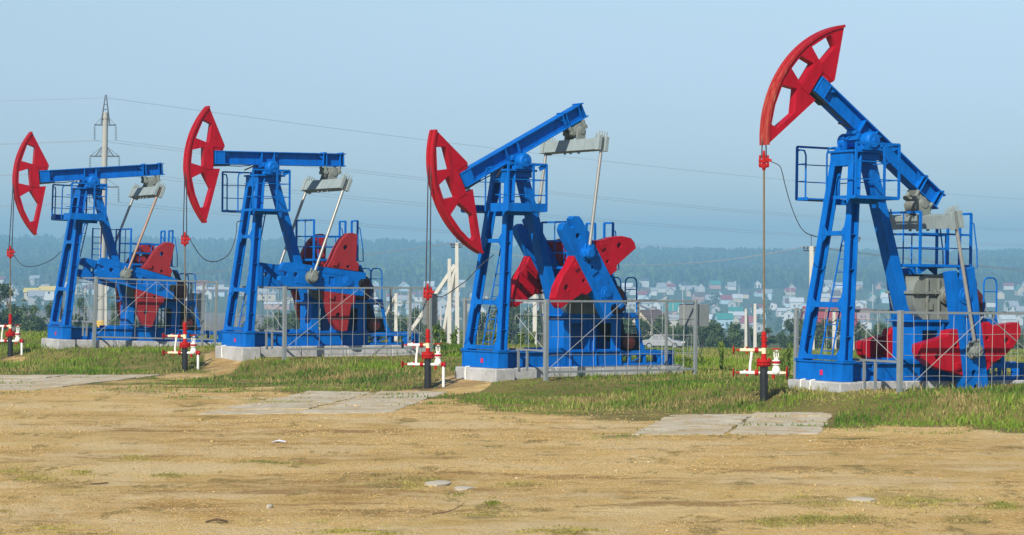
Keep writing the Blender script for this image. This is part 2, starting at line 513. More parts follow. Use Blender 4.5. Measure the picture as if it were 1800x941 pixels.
def grass_mask(x, y):
    xi, yi = to_img(x, np.maximum(y, 5.0))
    b = np.interp(xi, *YB)
    wob = (fbm(x * 0.5, y * 0.9, 4) - 0.5)
    m = sstep(-12, 22, b - yi + wob * 44)
    for cx, cy, rx, ry in PATCHES:
        d = ((xi - cx) / (rx * 1.2)) ** 2 + ((yi - cy) / (ry * 1.3)) ** 2
        m = np.maximum(m, 0.36 * (1 - sstep(0.0, 1.6, d + wob * 1.6)))
    # bare ground at wells, worn bank and beside the plinths
    for cx, cy, rx, ry in [(392, 650, 42, 13), (820, 682, 50, 9), (1440, 702, 32, 5), (325, 662, 60, 5), (752, 690, 70, 6), (20, 636, 28, 4), (1620, 754, 90, 4)]:
        d = ((xi - cx) / rx) ** 2 + ((yi - cy) / ry) ** 2
        m = m * sstep(0.5, 1.2, d + wob * 0.8)
    return m

WELLS = {1: (-16.33, 74.07, 20), 2: (-9.39, 65.32, 325), 3: (-2.085, 56.36, 752), 4: (5.36, 48.41, 1343)}
def build_ground():
    ys = [9.0]
    while ys[-1] < 5300:
        d = ys[-1]
        ys.append(d * (1.0075 if d < 90 else 1.02 if d < 400 else 1.035))
    ys = np.array(ys)
    ts = np.linspace(-0.62, 0.62, 301)
    ts = np.sign(ts) * (np.abs(ts) ** 1.5) / (0.62 ** 0.5)
    T, Y = np.meshgrid(ts, ys)
    X = T * (Y + 30)
    Z = gz(X, Y)
    n, m = X.shape
    co = np.stack([X, Y, Z], -1).reshape(-1, 3)
    idx = np.arange(n * m).reshape(n, m)
    fa = np.stack([idx[:-1, :-1], idx[:-1, 1:], idx[1:, 1:], idx[1:, :-1]], -1).reshape(-1, 4)
    o = raw_mesh("ground", co, fa, M['ground'], smooth=True)
    x, y = co[:, 0], co[:, 1]
    g = grass_mask(x, y)
    oil = np.zeros(len(x))
    for k, (wx, wy, _) in WELLS.items():
        d = np.hypot((x - wx + 0.15) / (1.0 if k in (2, 3) else 0.35), (y - wy) / (0.9 if k in (2, 3) else 0.5))
        oil = np.maximum(oil, (0.85 if k in (2, 3) else 0.5) * (1 - sstep(0.35, 1.0, d + (fbm(x * 1.6, y * 1.6, 3) - 0.5) * 0.7)))
    farw = sstep(120, 300, y)
    px_, py_ = to_img(x, y)
    bank_ = np.zeros(len(x))
    for cx, cy, rx, ry in [(392, 648, 36, 11), (815, 680, 44, 7), (1435, 700, 34, 6), (1450, 697, 40, 5)]:
        bank_ = np.maximum(bank_, 1 - sstep(.3, 1.2, ((px_ - cx) / rx) ** 2 + ((py_ - cy) / ry) ** 2 + (fbm(x * 1.4, y * 1.4, 3) - .5)))
    farw = np.maximum(farw, .6 * bank_)
    me = o.data
    a = me.attributes.new("masks", 'FLOAT_COLOR', 'POINT')
    a.data.foreach_set("color", np.stack([g, oil, farw, np.ones_like(g)], -1).astype(np.float32).ravel())
    # far land: rough pasture, ploughed field on the left, village green, forest floor
    pasture = np.array([0.13, 0.14, 0.05]); plough = np.array([0.27, 0.22, 0.19]); vill = np.array([0.11, 0.14, 0.07]); wood = np.array([0.035, 0.06, 0.03])
    xi, _ = to_img(x, y)
    lef = (1 - sstep(560, 760, xi))[:, None]
    c = pasture * np.ones((len(x), 1))
    pl = (sstep(330, 430, y) * (1 - sstep(1150, 1260, y)))[:, None]
    c = c * (1 - pl) + (plough * lef + np.array([0.16, 0.16, 0.07]) * (1 - lef)) * pl
    v = sstep(1150, 1260, y)[:, None]; c = c * (1 - v) + vill * v
    v = sstep(1950, 2100, y)[:, None]; c = c * (1 - v) + wood * v
    c = c * (1 - bank_[:, None]) + np.array([.50, .29, .12]) * bank_[:, None]
    a = me.attributes.new("farcol", 'FLOAT_COLOR', 'POINT')
    a.data.foreach_set("color", np.concatenate([c, np.ones((len(x), 1))], 1).astype(np.float32).ravel())
    tag(o, kind='structure')
build_ground()

SLAB_ROWS = [5, 6, 5]
def on_slab(x, y):
    """0 off the paving, 1 on it, and the fraction across a slab row (to find the joints)"""
    on = np.zeros(len(x), bool); fr = np.ones(len(x))
    for (fl, fr_, nr, nl), nd in zip(SLABS, SLAB_ROWS):
        t = (fl[1] - y) / (fl[1] - nl[1])
        xl = fl[0] + (nl[0] - fl[0]) * t; xr = fr_[0] + (nr[0] - fr_[0]) * t
        k = (t > -.01) & (t < 1.01) & (x > xl - .1) & (x < xr + .1)
        on |= k
        q = t * nd; fr = np.where(k, np.abs(q - np.round(q)), fr)
    return on, fr
def build_paving():
    def strip(name, quad, nd, nc, z=0.016):
        # quad: far-left, far-right, near-right, near-left corner on the ground
        fl, fr, nr, nl = [Vector((a, b, 0)) for a, b in quad]
        mb = MB()
        for i in range(nd):
            for j in range(nc):
                P = []
                for a, b in ((i + 0.02, j + 0.012), (i + 0.02, j + 0.988), (i + 0.975, j + 0.988), (i + 0.975, j + 0.012)):
                    s, t = a / nd, b / nc
                    q = (fl * (1 - t) + fr * t) * (1 - s) + (nl * (1 - t) + nr * t) * s
                    P.append(q + Vector((random.uniform(-.04, .04), random.uniform(-.04, .04), 0)))
                g = float(np.mean([gz(q.x, q.y) for q in P]))
                dz = [g + z + random.uniform(-0.012, 0.012) for _ in P]
                ring = []
                for e in range(4):
                    a_, b_ = P[e], P[(e + 1) % 4]; za, zb = dz[e], dz[(e + 1) % 4]
                    for q in range(9):
                        t = q / 9
                        v_ = a_.lerp(b_, t) + Vector((random.uniform(-.03, .03), random.uniform(-.035, .035), 0))
                        if random.random() < .08: v_ = v_.lerp((P[0] + P[2]) / 2, random.uniform(.02, .07))
                        v_.z = za + (zb - za) * t - random.uniform(.0, .014)
                        ring.append(v_)
                n_ = len(ring); c_ = (P[0] + P[2]) / 2; c_.z = sum(dz) / 4 + .004
                mb.add([tuple(v_) for v_ in ring] + [(v_.x, v_.y, g - .25) for v_ in ring] + [tuple(c_)],
                       [(q, (q + 1) % n_, 2 * n_) for q in range(n_)] + [(q, q + n_, (q + 1) % n_ + n_, (q + 1) % n_) for q in range(n_)])
        tag(mb.obj(name, M['slab'], smooth=False), kind='structure')
    for q, nd in zip(SLABS, SLAB_ROWS): strip("concrete_path", q, nd, 2)
build_paving()

# ------------------------------------------------------------------ pumpjacks
Q = (1.0, 5.21)          # saddle bearing, in (u, w)
SH = (3.15, 1.88)        # crankshaft
def circ(c, r, n=10): return [(c[0] + r * math.cos(2 * math.pi * i / n), c[1] + r * math.sin(2 * math.pi * i / n)) for i in range(n)]

def pumpjack(k, label, tilt, theta, shift, wmat, fascia, rim_mat, pit_mats, pin_mat):
    P = PUMPS[k]
    root = empty("pumpjack", (P['x'], P['y'], P['z']), (0, P['pit'], math.pi / 2 - P['yaw']))
    tag(root, label, "pumpjack", "pumpjacks in a row over the wells")
    B = M['blue']
    def mb(): return MB(True)
    ct, st = math.cos(R(tilt)), math.sin(R(tilt))
    bf = lambda a, n, v: (Q[0] + a * ct - n * st, v, Q[1] + a * st + n * ct)      # beam frame
    cth, sth = math.cos(R(theta)), math.sin(R(theta))
    cf = lambda a, b, v: (SH[0] - a * cth + b * sth, v, SH[1] + a * sth + b * cth)  # crank frame
    uw = lambda a, b, v: (a, v, b)
    # --- base frame
    m = mb()
    m.box(0, 0.15, -.81, .81, 0, .385)
    m.box(0.15, 0.30, -.81, -.73, 0, .385).box(0.15, 0.30, .73, .81, 0, .385)
    m.box(-.025, .335, -.835, .835, .388, .425)
    for s in (-1, 1):
        m.box(.152, 4.2, s * .40 - .02, s * .40 + .02, .0, .36)
        m.box(.152, 4.2, s * .40 - .09, s * .40 + .09, .362, .387)
        m.box(.152, 4.2, s * .40 - .09, s * .40 + .09, -.002, .02)
        for u in (1.1, 2.5, 3.3, 4.1):
            m.prism([(s * .425, .022), (s * .50, .022), (s * .47, .36), (s * .425, .36)], lambda a, b, v: (v, a, b), u, u + .025)
        m.box(4.2, 5.95, s * .36 - .05, s * .36 + .05, 0.0, .06)
        m.box(4.2, 5.95, s * .36 - .05, s * .36 + .05, .26, .38)
        for u in (4.45, 4.95, 5.45, 5.85):
            m.box(u, u + .07, s * .36 - .03, s * .36 + .03, .062, .258)
        m.bar((4.55, s * .36, .08), (4.95, s * .36, .25), .03, .03)
    for u in (.9, 2.1, 4.15, 5.9): m.box(u, u + .08, -.378, .378, .05, .33)
    m.obj("base_frame", M['blue'], root, 0.006)
    m = mb(); m.box(-.012, -.003, .06, .15, .12, .23); m.obj("marker_tag", M['pinkmark'], root)
    # --- front legs: I-sections with a recessed web
    for s in (-1, 1):
        m = mb()
        b0, t0 = Vector((.04, s * .73, .43)), Vector((.56, s * .30, 4.93))
        du = Vector((.24, 0, 0)); 
        for off, th in ((0, .035), (.205, .035)):
            o_ = Vector((off, 0, 0)); wv = .085
            m.hexa([b0 + o_ + Vector((0, -wv, 0)), b0 + o_ + Vector((th, -wv, 0)), b0 + o_ + Vector((th, wv, 0)), b0 + o_ + Vector((0, wv, 0))],
                   [t0 + o_ + Vector((0, -wv, 0)), t0 + o_ + Vector((th, -wv, 0)), t0 + o_ + Vector((th, wv, 0)), t0 + o_ + Vector((0, wv, 0))])
        m.hexa([b0 + Vector((.036, -.082, 0)), b0 + Vector((.204, -.082, 0)), b0 + Vector((.204, -.058, 0)), b0 + Vector((.036, -.058, 0))],
               [t0 + Vector((.036, -.082, 0)), t0 + Vector((.204, -.082, 0)), t0 + Vector((.204, -.058, 0)), t0 + Vector((.036, -.058, 0))])
        m.box(-.02, .34, s * .73 - .11, s * .73 + .11, .427, .46)
        for w in (.95, 1.6, 2.4, 3.15):
            f = (w - .43) / 4.5
            c = b0.lerp(t0, f)
            m.box(c.x + .037, c.x + .203, c.y - .055, c.y + .05, w, w + .016)
        m.obj("front_leg", B, root, 0.005)
    # cross members of the front frame
    def front_at(w):
        f = (w - .43) / 4.5
        return .04 + .52 * f, .73 - .43 * f
    for w, h in ((.455, .10), (1.58, .12), (3.14, .10)):
        m = mb()
        u0, v0 = front_at(w + h / 2)
        m.box(u0 - .004, u0 + .13, -v0 + .08, v0 - .08, w, w + h)
        for s in (-1, 1):     # welded corner gussets
            vv = s * (v0 - .084)
            for zz, sg in ((w + h - .004, 1), (w + .004, -1)):
                if w < .5 and sg < 0: continue
                m.prism([(vv, zz), (vv - s * .14, zz), (vv, zz + sg * .14)], lambda a, b, v: (v, a, b), u0 + .004, u0 + .024)
        m.obj("cross_brace", B, root, 0.004)
    m = mb()
    u0, v0 = front_at(4.83)
    m.box(u0 - .01, u0 + .03, -v0 - .08, v0 + .08, 4.66, 5.0)
    m.obj("head_plate", B, root, 0.004)
    # ladder inside the front frame
    m = mb()
    for v in (-.34, .06):
        m.tube((.30, v, .46), (.98, v * .75, 3.9), .018, 6)
    for i in range(12):
        f = (i + .6) / 12
        u = .30 + .68 * f; w = .46 + 3.44 * f; sc = 1 - .25 * f
        m.tube((u, -.34 * sc, w), (u, .06 * sc, w), .012, 6)
    m.obj("ladder", B, root)
    # rear leg
    m = mb(); m.prism([(1.10, 4.94), (1.33, 4.94), (2.50, 1.335), (2.25, 1.335)], uw, -.165, .165); m.obj("rear_leg", B, root, 0.008)
    # --- saddle: top plate, shaft, two bearing housings
    m = mb()
    m.box(.50, 1.42, -.44, .44, 4.95, 5.0)
    m.box(.62, 1.35, -.30, .30, 4.80, 4.948)
    for s in (-1, 1):
        m.lathe((Q[0], s * .30, Q[1]), (0, s, 0), [(0, .17), (.02, .20), (.20, .20), (.22, .17), (.25, .15), (.25, .06), (.28, .05)], 18)
        m.box(Q[0] - .27, Q[0] + .27, s * .40 - .10, s * .40 + .10, 5.002, 5.09)
        for du in (-.23, .23): m.tube((Q[0] + du, s * .40, 5.09), (Q[0] + du, s * .40, 5.15), .03, 6)
    m.tube((Q[0], -.31, Q[1]), (Q[0], .31, Q[1]), .11, 14)
    m.prism([(Q[0] - .22, Q[1] + .02), (Q[0] + .22, Q[1] + .02), (Q[0] + .16 , Q[1] + .16), (Q[0] - .16, Q[1] + .16)], uw, -.20, .20)
    m.obj("saddle_bearing", B, root, 0.005)
    # --- platform round the saddle
    m = mb()
    FU, RU, VL, VR, W = .05, 1.22, -.94, 1.12, 3.93
    m.box(FU, RU, VL, -.50, W, W + .03).box(FU, RU, .45, VR, W, W + .03).box(.95, RU, -.498, .448, W, W + .03)
    fh = fascia
    m.box(FU - .012, FU, VL, -.52, W - .02, W + fh).box(FU - .012, FU, .36, VR, W - .02, W + fh)
    m.box(FU, RU, VR, VR + .012, W - .02, W + fh).box(FU, RU, VL - .012, VL, W - .02, W + fh)
    m.box(RU, RU + .012, VL, VR, W - .02, W + fh)
    for s in (-1, 1): m.box(.45, 1.15, s * .48 - .03, s * .48 + .03, W - .10, W - .003)
    pl = m.obj("platform", B, root)
    m = mb()
    T = W + 1.17
    def post(u, v): m.bar((u, v, W), (u, v, T), .045, .045)
    for u, v in ((FU, VL), (FU, VR), (RU, VR), (RU, VL), (.82, VR)): post(u, v)
    for w, r in ((T, .045), (W + .40, .022), (W + .78, .022)):
        m.bar((FU, VL, w), (RU, VL, w), r, r); m.bar((FU, VR, w), (RU, VR, w), r, r); m.bar((RU, VL, w), (RU, VR, w), r, r)
        if w < T:
            m.bar((FU, VL, w), (FU, VL + .32, w), r, r); m.bar((FU, VR - .55, w), (FU, VR, w), r, r)
    for v in (VL + .32, VR - .55 - .45):     # ladder hand hoops
        e = -.18 if v < 0 else .18
        m.path([(FU, v, W), (FU, v, T - .22), (FU, v + e * .3, T - .10), (FU, v + e, T - .08), (FU, v + e * 1.7, T - .08)], .02, 6)
    m.bar((1.0, VR - .02, T - .12), (RU + .02, VR - .02, T - .02), .012, .11)
    m.obj("railing", B, pl)
    # --- walking beam
    m = mb()
    bx = lambda a0, a1, v0, v1, n0, n1: m.prism([(a0, n0), (a1, n0), (a1, n1), (a0, n1)], bf, v0, v1)
    bx(-1.68, 2.58, -.15, .15, .44, .47); bx(-1.68, 2.58, -.15, .15, .08, .11); bx(-1.68, 2.58, -.015, .015, .112, .438)
    for a, t in ((-1.68, .025), (-1.40, .03), (-.20, .03), (.20, .03), (1.82, .03), (1.93, .02), (2.39, .02), (2.50, .02)):
        for s in (-1, 1): bx(a, a + t, s * .017, s * .146, .112, .438)
    for s in (-1, 1):
        bx(-1.65, -1.40, s * .12, s * .135, .112, .438)
        for a, d in ((-1.37, 1), (.23, 1), (1.82, -1)):
            m.prism([(a, .437), (a + d * .20, .437), (a + d * .03, .30), (a, .30)], bf, s * .09, s * .10, [circ((a + d * .055, .40), .018, 6)])
    for a in (1.87, 2.44):
        m.prism([(a, .472), (a + .05, .472), (a + .05, .50), (a, .50)], bf, -.17, .17)
    m.prism([(-.28, .0), (.28, .0), (.30, .078), (-.30, .078)], bf, -.16, .16)
    m.obj("walking_beam", B, root, 0.004)
    m = mb()      # dark bracket and lock bar under the beam's front end
    m.prism([(-1.70, .02), (-1.25, .03), (-1.2, .075), (-1.70, .075)], bf, -.13, .13)
    m.path([bf(-1.3, .04, .1), bf(-.9, .03, .12), bf(-.55, .06, .13)], .015, 6)
    m.path([bf(-.75, -.08, .13), bf(-.45, .05, .13)], .022, 6)
    m.obj("lock_bar", M['black'], root)
    # --- horse head
    rad = 2.54
    arc = lambda t, r=rad: (-r * math.cos(R(t)), r * math.sin(R(t)))
    arcpts = [arc(43.2 - i * (82.4 / 22)) for i in range(23)]
    outer = arcpts + [(-1.52, -.05), (-1.73, -.05), (-1.73, .56), (-1.37, .57), (-1.37, .64)]
    inner_r = rad - .10
    h1 = [(-2.03, 1.36), (-1.77, 1.24), (-1.86, .68), (-2.27, .82)]
    h2 = [(-2.38, .48), (-2.02, .56), (-2.02, -.01), (-2.42, .10)]
    h3 = [(-2.05, -.16), (-1.80, -.62), (-1.97, -1.16), (-2.14, -1.19), (-2.30, -.80), (-2.405, -.33)]
    m = mb()
    m.prism(outer, bf, -.115, .115, [h1, h2, h3])
    hh = m.obj("horse_head", M['red'], root, 0.004)
    # raised side plates: hub plate and stiffener ribs over the face
    m = mb()
    for s in (-1, 1):
        v0, v1 = (.117, .130) if s > 0 else (-.130, -.117)
        m.prism([(-1.735, .60), (-2.0, .60), (-2.0, -.07), (-1.735, -.07)], bf, v0, v1)
    m.obj("hub_plate", M['red'], hh, 0.003)
    # wireline arc: two flanges wider than the plates, with a groove down the middle
    def band(m, v0, v1, r0, r1):
        n = 30
        for i in range(n):
            t0 = 43.3 - i * 82.6 / n; t1 = 43.3 - (i + 1) * 82.6 / n
            p = [arc(t0, r0), arc(t0, r1), arc(t1, r1), arc(t1, r0)]
            base = len(m.v)
            m.v += [bf(a, b, v0) for a, b in p] + [bf(a, b, v1) for a, b in p]
            q = [(0, 1, 2, 3), (7, 6, 5, 4), (1, 5, 6, 2), (0, 3, 7, 4)]
            if i == 0: q.append((0, 4, 5, 1))
            if i == n - 1: q.append((3, 2, 6, 7))
            m.f += [tuple(base + j for j in f) for f in q]
    def weld(o):
        bm = bmesh.new(); bm.from_mesh(o.data); bmesh.ops.remove_doubles(bm, verts=bm.verts, dist=1e-4)
        bmesh.ops.recalc_face_normals(bm, faces=bm.faces); bm.to_mesh(o.data); bm.free()
    for e in (-1, 1):
        m = mb(); band(m, e * .030, e * .145, rad - .035, rad + .025); weld(m.obj("arc_flange", rim_mat, hh))
    m = mb(); band(m, -.029, .029, rad - .035, rad + .004); weld(m.obj("rope_groove", rim_mat, hh))
    m = mb()
    m.prism([(-1.73, .475), (-1.42, .475), (-1.38, .565), (-1.73, .565)], bf, -.10, .10)
    m.path([bf(-1.5, .52, -.13), bf(-1.5, .52, .13)], .028, 8)
    m.obj("head_clamp", M['red'], hh)
    # --- tail bearing and equalizer
    Tu, _, Tw = bf(2.12, -.13, 0)
    pin = cf(1.22, 0, 0)
    d = Vector((pin[0] - Tu, 0, pin[2] - Tw)).normalized()
    ef = lambda a, b, v: (Tu + d.x * a - d.z * b, v, Tw + d.z * a + d.x * b)     # a down the pitman, b across
    m = mb()
    m.lathe((Tu, -.20, Tw), (0, 1, 0), [(0, .12), (.01, .18), (.39, .18), (.40, .12), (.43, .10)], 16)
    m.lathe((Tu, -.30, Tw), (0, 1, 0), [(0, .09), (.60, .09)], 12)
    for s in (-1, 1):
        m.prism([(-.05, -.13), (.24, -.13), (.24, .13), (-.05, .13)], ef, s * .22, s * .28)
        for da in (-.24, .24):
            p0 = bf(2.12 + da, .075, s * .15); p1 = bf(2.12 + da * .9, -.10, s * .15)
            m.tube(p0, p1, .045, 8)
            m.lathe(p1, (0, s, 0), [(-.06, .06), (.06, .06)], 10)
    m.prism([(2.12 - .30, .045), (2.12 + .30, .045), (2.12 + .2, -.02), (2.12 - .2, -.02)], bf, -.16, .16)
    m.obj("tail_bearing", M['grey'], root, 0.004)
    m = mb()
    m.prism([(.24, -.12), (.54, -.12), (.54, .12), (.24, .12)], ef, -1.14, 1.14)
    for s in (-1, 1):
        m.prism([(.18, -.16), (.56, -.16), (.56, -.06), (.18, -.06)], ef, s * 1.141, s * 1.28)
        m.prism([(.18, .06), (.56, .06), (.56, .16), (.18, .16)], ef, s * 1.141, s * 1.28)
        for j in range(4):
            b = -.12 + .08 * j
            p0, p1 = ef(.24, b, s * 1.06), ef(.10, b, s * 1.06)
            m.tube(p0, p1, .018, 6)
            p0, p1 = ef(.2, b, s * 1.20), ef(.05, b, s * 1.20)
            m.tube(p0, p1, .018, 6)
    for v in (-.35, -.1, .25): m.tube(ef(.54, 0, v), ef(.60, 0, v), .035, 8)
    m.obj("equalizer", M['steel'], root, 0.005)
    for i, s in enumerate((-1, 1)):
        m = mb()
        top = ef(.22, 0, s * 1.20); bot = cf(1.22, 0, s * 1.22)
        m.tube(top, bot, .042, 12)
        pm = m.obj("pitman", pit_mats[i], root)
        m = mb()
        c = Vector(cf(1.22, 0, 0)); 
        m.lathe((c.x, s * 1.105, c.z), (0, s, 0), [(0, .19), (.02, .19), (.025, .15), (.20, .15), (.21, .12), (.24, .11)], 14)
        dd = (Vector(top) - Vector(bot)).normalized(); sx = Vector((dd.z, 0, -dd.x))
        p = Vector((c.x, s * 1.21, c.z))
        m.bar(p + dd * .06, p + dd * .20, .22, .16, sx)
        for e in (-1, 1):
            m.tube(p + sx * e * .12 - dd * .12, p + sx * e * .12 + dd * .24, .028, 8)
        m.obj("crank_pin", pin_mat, pm, 0.004)
    # --- cranks with counterweights
    A_ = (-.58, 2.2)
    crank_poly = [(-.58, -.35), (1.98, -.35), (2.12, -.32), (2.2, -.20), (2.19, -.09), (1.98, -.055), (1.98, .055), (2.19, .09), (2.2, .20), (2.12, .32), (1.98, .35), (-.58, .35), (-.58, .16), (-.42, .14), (-.36, .05), (-.36, -.05), (-.42, -.10), (-.58, -.12)]
    wpoly = [(.74, .355), (.70, .42), (.60, .62), (.50, .92), (.36, 1.20), (.16, 1.42), (.0, 1.46), (-.15, 1.42), (-.19, .66), (-.30, .58), (-.30, .355)]
    for s in (-1, 1):
        v0, v1 = (.86, 1.10) if s > 0 else (-1.10, -.86)
        m = mb()
        hs = [circ((1.72, .02), .075, 10), circ((.98, -.02), .045, 8), circ((.80, -.02), .045, 8), [(.62, -.13), (.62, .10), (.44, .10), (.44, -.13)]]
        m.prism(crank_poly, cf, v0, v1, hs)
        m.prism([(.35, -.20), (.70, -.20), (.70, .2), (.35, .2)], cf, s * .87, s * 1.06)     # blind back of the slot
        c = cf(0, 0, 0)
        m.lathe((c[0], s * 1.10, c[2]), (0, s, 0), [(0, .19), (.03, .185), (.035, .12), (.06, .11)], 16)
        for b in (-.2, .2): m.prism([(.2, b - .03), (1.7, b - .03), (1.7, b + .03), (.2, b + .03)], cf, s * 1.101, s * 1.112)
        ck = m.obj("crank", B, root, 0.010)
        for sb in (-1, 1):
            m = mb()
            f = lambda a, b, v, sb=sb: cf(a + shift, sb * b, v)
            m.prism(wpoly, f, s * .83, s * 1.12, [circ((.20, 1.0), .075, 10), circ((.05, .45), .05, 8)])
            m.prism([(.42, .42), (.58, .42), (.58, .56), (.42, .56)], f, s * 1.121, s * 1.17)
            m.obj("counterweight", wmat, ck, 0.018)
    # --- gearbox on its pedestal
    m = mb()
    for s in (-1, 1):
        v0, v1 = (s * .33, s * .37)
        o_ = [(2.34, .388), (4.18, .388), (4.18, 1.28), (2.34, 1.28)]
        h = [[(2.57, .43), (3.02, .43), (3.02, 1.10), (2.57, 1.10)], [(3.39, .43), (3.88, .43), (3.88, 1.10), (3.39, 1.10)]]
        m.prism(o_, uw, v0, v1, h)
        for u in (3.10, 3.27, 4.10): m.box(u, u + .04, min(v1, v1 + s * .06), max(v1, v1 + s * .06), .39, 1.278)
    m.box(2.34, 2.38, -.329, .329, .388, 1.28)
    m.box(3.05, 3.09, -.329, .329, .388, 1.28)
    m.box(4.14, 4.18, -.329, .329, .388, 1.28)
    m.box(2.20, 4.25, -.45, .45, 1.282, 1.333)
    for s in (-1, 1): m.box(1.65, 2.36, s * .40 - .05, s * .40 + .05, .389, .47)
    m.obj("gearbox_stand", B, root, 0.005)
    m = mb()
    m.prism([(2.55, 1.336), (3.50, 1.336), (3.72, 1.42), (3.90, 1.62), (3.98, 1.90), (2.24, 1.90), (2.30, 1.66), (2.40, 1.45)], uw, -.40, .40)
    m.box(2.20, 4.02, -.48, .48, 1.902, 1.96)
    m.prism([(2.26, 1.962), (3.96, 1.962), (3.88, 2.12), (3.70, 2.25), (3.3, 2.34), (2.7, 2.34), (2.45, 2.27), (2.32, 2.15)], uw, -.40, .40)
    m.box(2.62, 2.80, .401, .44, 1.55, 1.72)
    for s in (-1, 1):
        for u in (2.62, 2.95, 3.45):
            m.prism([(u, 1.34), (u + .05, 1.34), (u + .05, 1.90), (u, 1.90)], uw, s * .401, s * .45)
            m.prism([(u, 1.964), (u + .05, 1.964), (u + .05, 2.25), (u, 2.25)], uw, s * .401, s * .45)
        for c in ((SH[0], SH[1]),):
            m.lathe((c[0], s * .401, c[1]), (0, s, 0), [(0, .20), (.07, .19), (.08, .15), (.12, .14)], 16)
        for u in (2.35, 2.6, 2.85, 3.45, 3.7): m.tube((u, s * .45, 1.88), (u, s * .45, 1.98), .025, 6)
    m.lathe((SH[0], -.84, SH[1]), (0, 1, 0), [(0, .11), (1.68, .11)], 14)
    m.obj("gearbox", M['grey'], root, 0.006)
    # belt drive behind the gearbox
    m = mb()
    m.prism([(3.78, 2.02), (4.05, 2.12), (4.28, 1.95), (4.36, 1.6), (4.62, .62), (4.50, .42), (4.25, .40), (4.05, .8), (3.74, 1.4)], uw, -.24, .06)
    m.lathe((4.08, .07, 1.68), (0, 1, 0), [(0, .42), (.12, .42), (.13, .36), (.16, .35), (.16, .08), (.2, .07)], 22)
    bg_ = m.obj("belt_drive", M['black'], root)
    m = mb()
    m.lathe((4.10, .28, 1.67), (0, 1, 0), [(0, .36), (.03, .34), (.04, .12), (.09, .11)], 20)
    for i in range(6): m.tube((4.10 + .22 * math.cos(i * 1.047), .31, 1.67 + .22 * math.sin(i * 1.047)), (4.10 + .22 * math.cos(i * 1.047), .335, 1.67 + .22 * math.sin(i * 1.047)), .045, 8)
    m.obj("pulley", M['oxide'], bg_)
    m = mb()
    m.lathe((4.42, .34, .62), (0, 1, 0), [(0, .20), (.10, .20), (.11, .15), (.14, .06)], 18)
    m.obj("pulley", M['oxide'], bg_)
    m = mb()
    m.lathe((4.70, .32, .62), (0, -1, 0), [(0, .12), (.02, .20), (.55, .20), (.6, .14)], 14)
    m.box(4.55, 4.95, -.25, .28, .381, .45)
    m.obj("motor", M['black'], root, 0.005)
    m = mb()
    m.prism([(3.55, 2.345), (3.75, 2.40), (4.12, 2.40), (4.32, 1.98), (4.28, 1.98), (4.09, 2.36), (3.75, 2.36), (3.55, 2.30)], uw, -.30, .12)
    m.box(4.19, 4.65, -.30, .45, 1.25, 1.37)
    for v in (-.28, .40):
        m.path([(4.30, v, 1.37), (4.30, v, 2.14), (4.33, v, 2.24), (4.40, v, 2.29), (4.58, v, 2.29), (4.65, v, 2.24), (4.68, v, 2.14), (4.68, v, 1.37)], .02, 6)
        m.tube((4.30, v, 1.98), (4.68, v, 1.98), .014, 6)
        m.prism([(4.64, 1.30), (4.70, 1.37), (4.78, 1.0), (4.88, .60), (4.98, .385), (4.84, .385), (4.76, .62), (4.68, .98), (4.62, 1.25), (4.3, 1.25), (4.3, 1.20), (4.58, 1.20)], uw, v - .012, v + .012)
    m.obj("rear_steps", B, root)
    m = mb()
    for i in range(3): m.box(4.70 + .07 * i, 4.86 + .07 * i, -.27, .39, 1.0 - .25 * i, 1.02 - .25 * i)
    m.obj("step_tread", M['black'], root)
    # --- platform over the gearbox
    m = mb()
    m.box(2.27, 3.78, -.60, .60, 2.50, 2.56)
    for s in (-1, 1):
        m.prism([(2.30, 2.499), (2.62, 2.499), (2.36, 2.345), (2.30, 2.345)], uw, s * .50 - .02, s * .50 + .02)
        m.prism([(3.70, 2.499), (3.40, 2.499), (3.64, 2.345), (3.70, 2.345)], uw, s * .50 - .02, s * .50 + .02)
    up = m.obj("gearbox_platform", B, root)
    m = mb()
    T = 3.70; W = 2.56
    for u, v in ((2.30, .57), (2.30, -.57), (3.75, .57), (3.75, -.57), (3.75, .20), (3.75, -.20)): m.bar((u, v, W), (u, v, T), .05, .05)
    for u, v in ((2.30, .0), (3.02, .57), (3.02, -.57)): m.bar((u, v, W), (u, v, T if u < 2.5 else 3.22), .022, .022)
    m.bar((2.30, -.57, T), (2.30, .57, T), .05, .05)
    for s in (-1, 1):
        m.bar((3.75, s * .20, T), (3.75, s * .57, T), .05, .05)
        for w, r in ((2.92, .025), (3.23, .04)):
            m.bar((2.30, s * .57, w), (3.75, s * .57, w), r, r)
            m.bar((3.75, s * .2, w), (3.75, s * .57, w), r, r)
        m.path([(3.75, s * .57, 3.52), (3.83, s * .57, 3.48), (3.93, s * .57, 2.9), (3.95, s * .57, 2.50), (3.78, s * .57, 2.50)], .016, 6)
    for w in (2.92, 3.23): m.bar((2.30, -.57, w), (2.30, .57, w), .025, .025)
    m.obj("railing", B, up)
    if k == 1:     # side ladder cage of the first machine
        m = mb()
        for v, u in ((-1.02, 2.32), (-1.02, 2.02), (-1.02, 1.80), (-1.02, 1.50)):
            m.bar((u, v, 2.5), (u, v, 3.72), .04, .04)
        for a, b in ((2.32, 2.02), (1.80, 1.50)):
            for w in (2.62, 2.82, 3.02, 3.22, 3.42, 3.70): m.bar((a, -1.02, w), (b, -1.02, w), .025, .025)
        m.bar((2.32, -1.02, 3.7), (2.32, -.57, 3.7), .04, .04)
        m.obj("side_ladder", B, root)
    # --- plinth (a thing of its own under the machine)
    fd = empty("concrete_foundation", (P['x'], P['y'], P['z']), (0, P['pit'], math.pi / 2 - P['yaw']))
    m = mb()
    m.box(-.20, .40, -.84, 1.0, -.42, -.004)
    m.obj("front_block", M['concrete'], fd, 0.03)
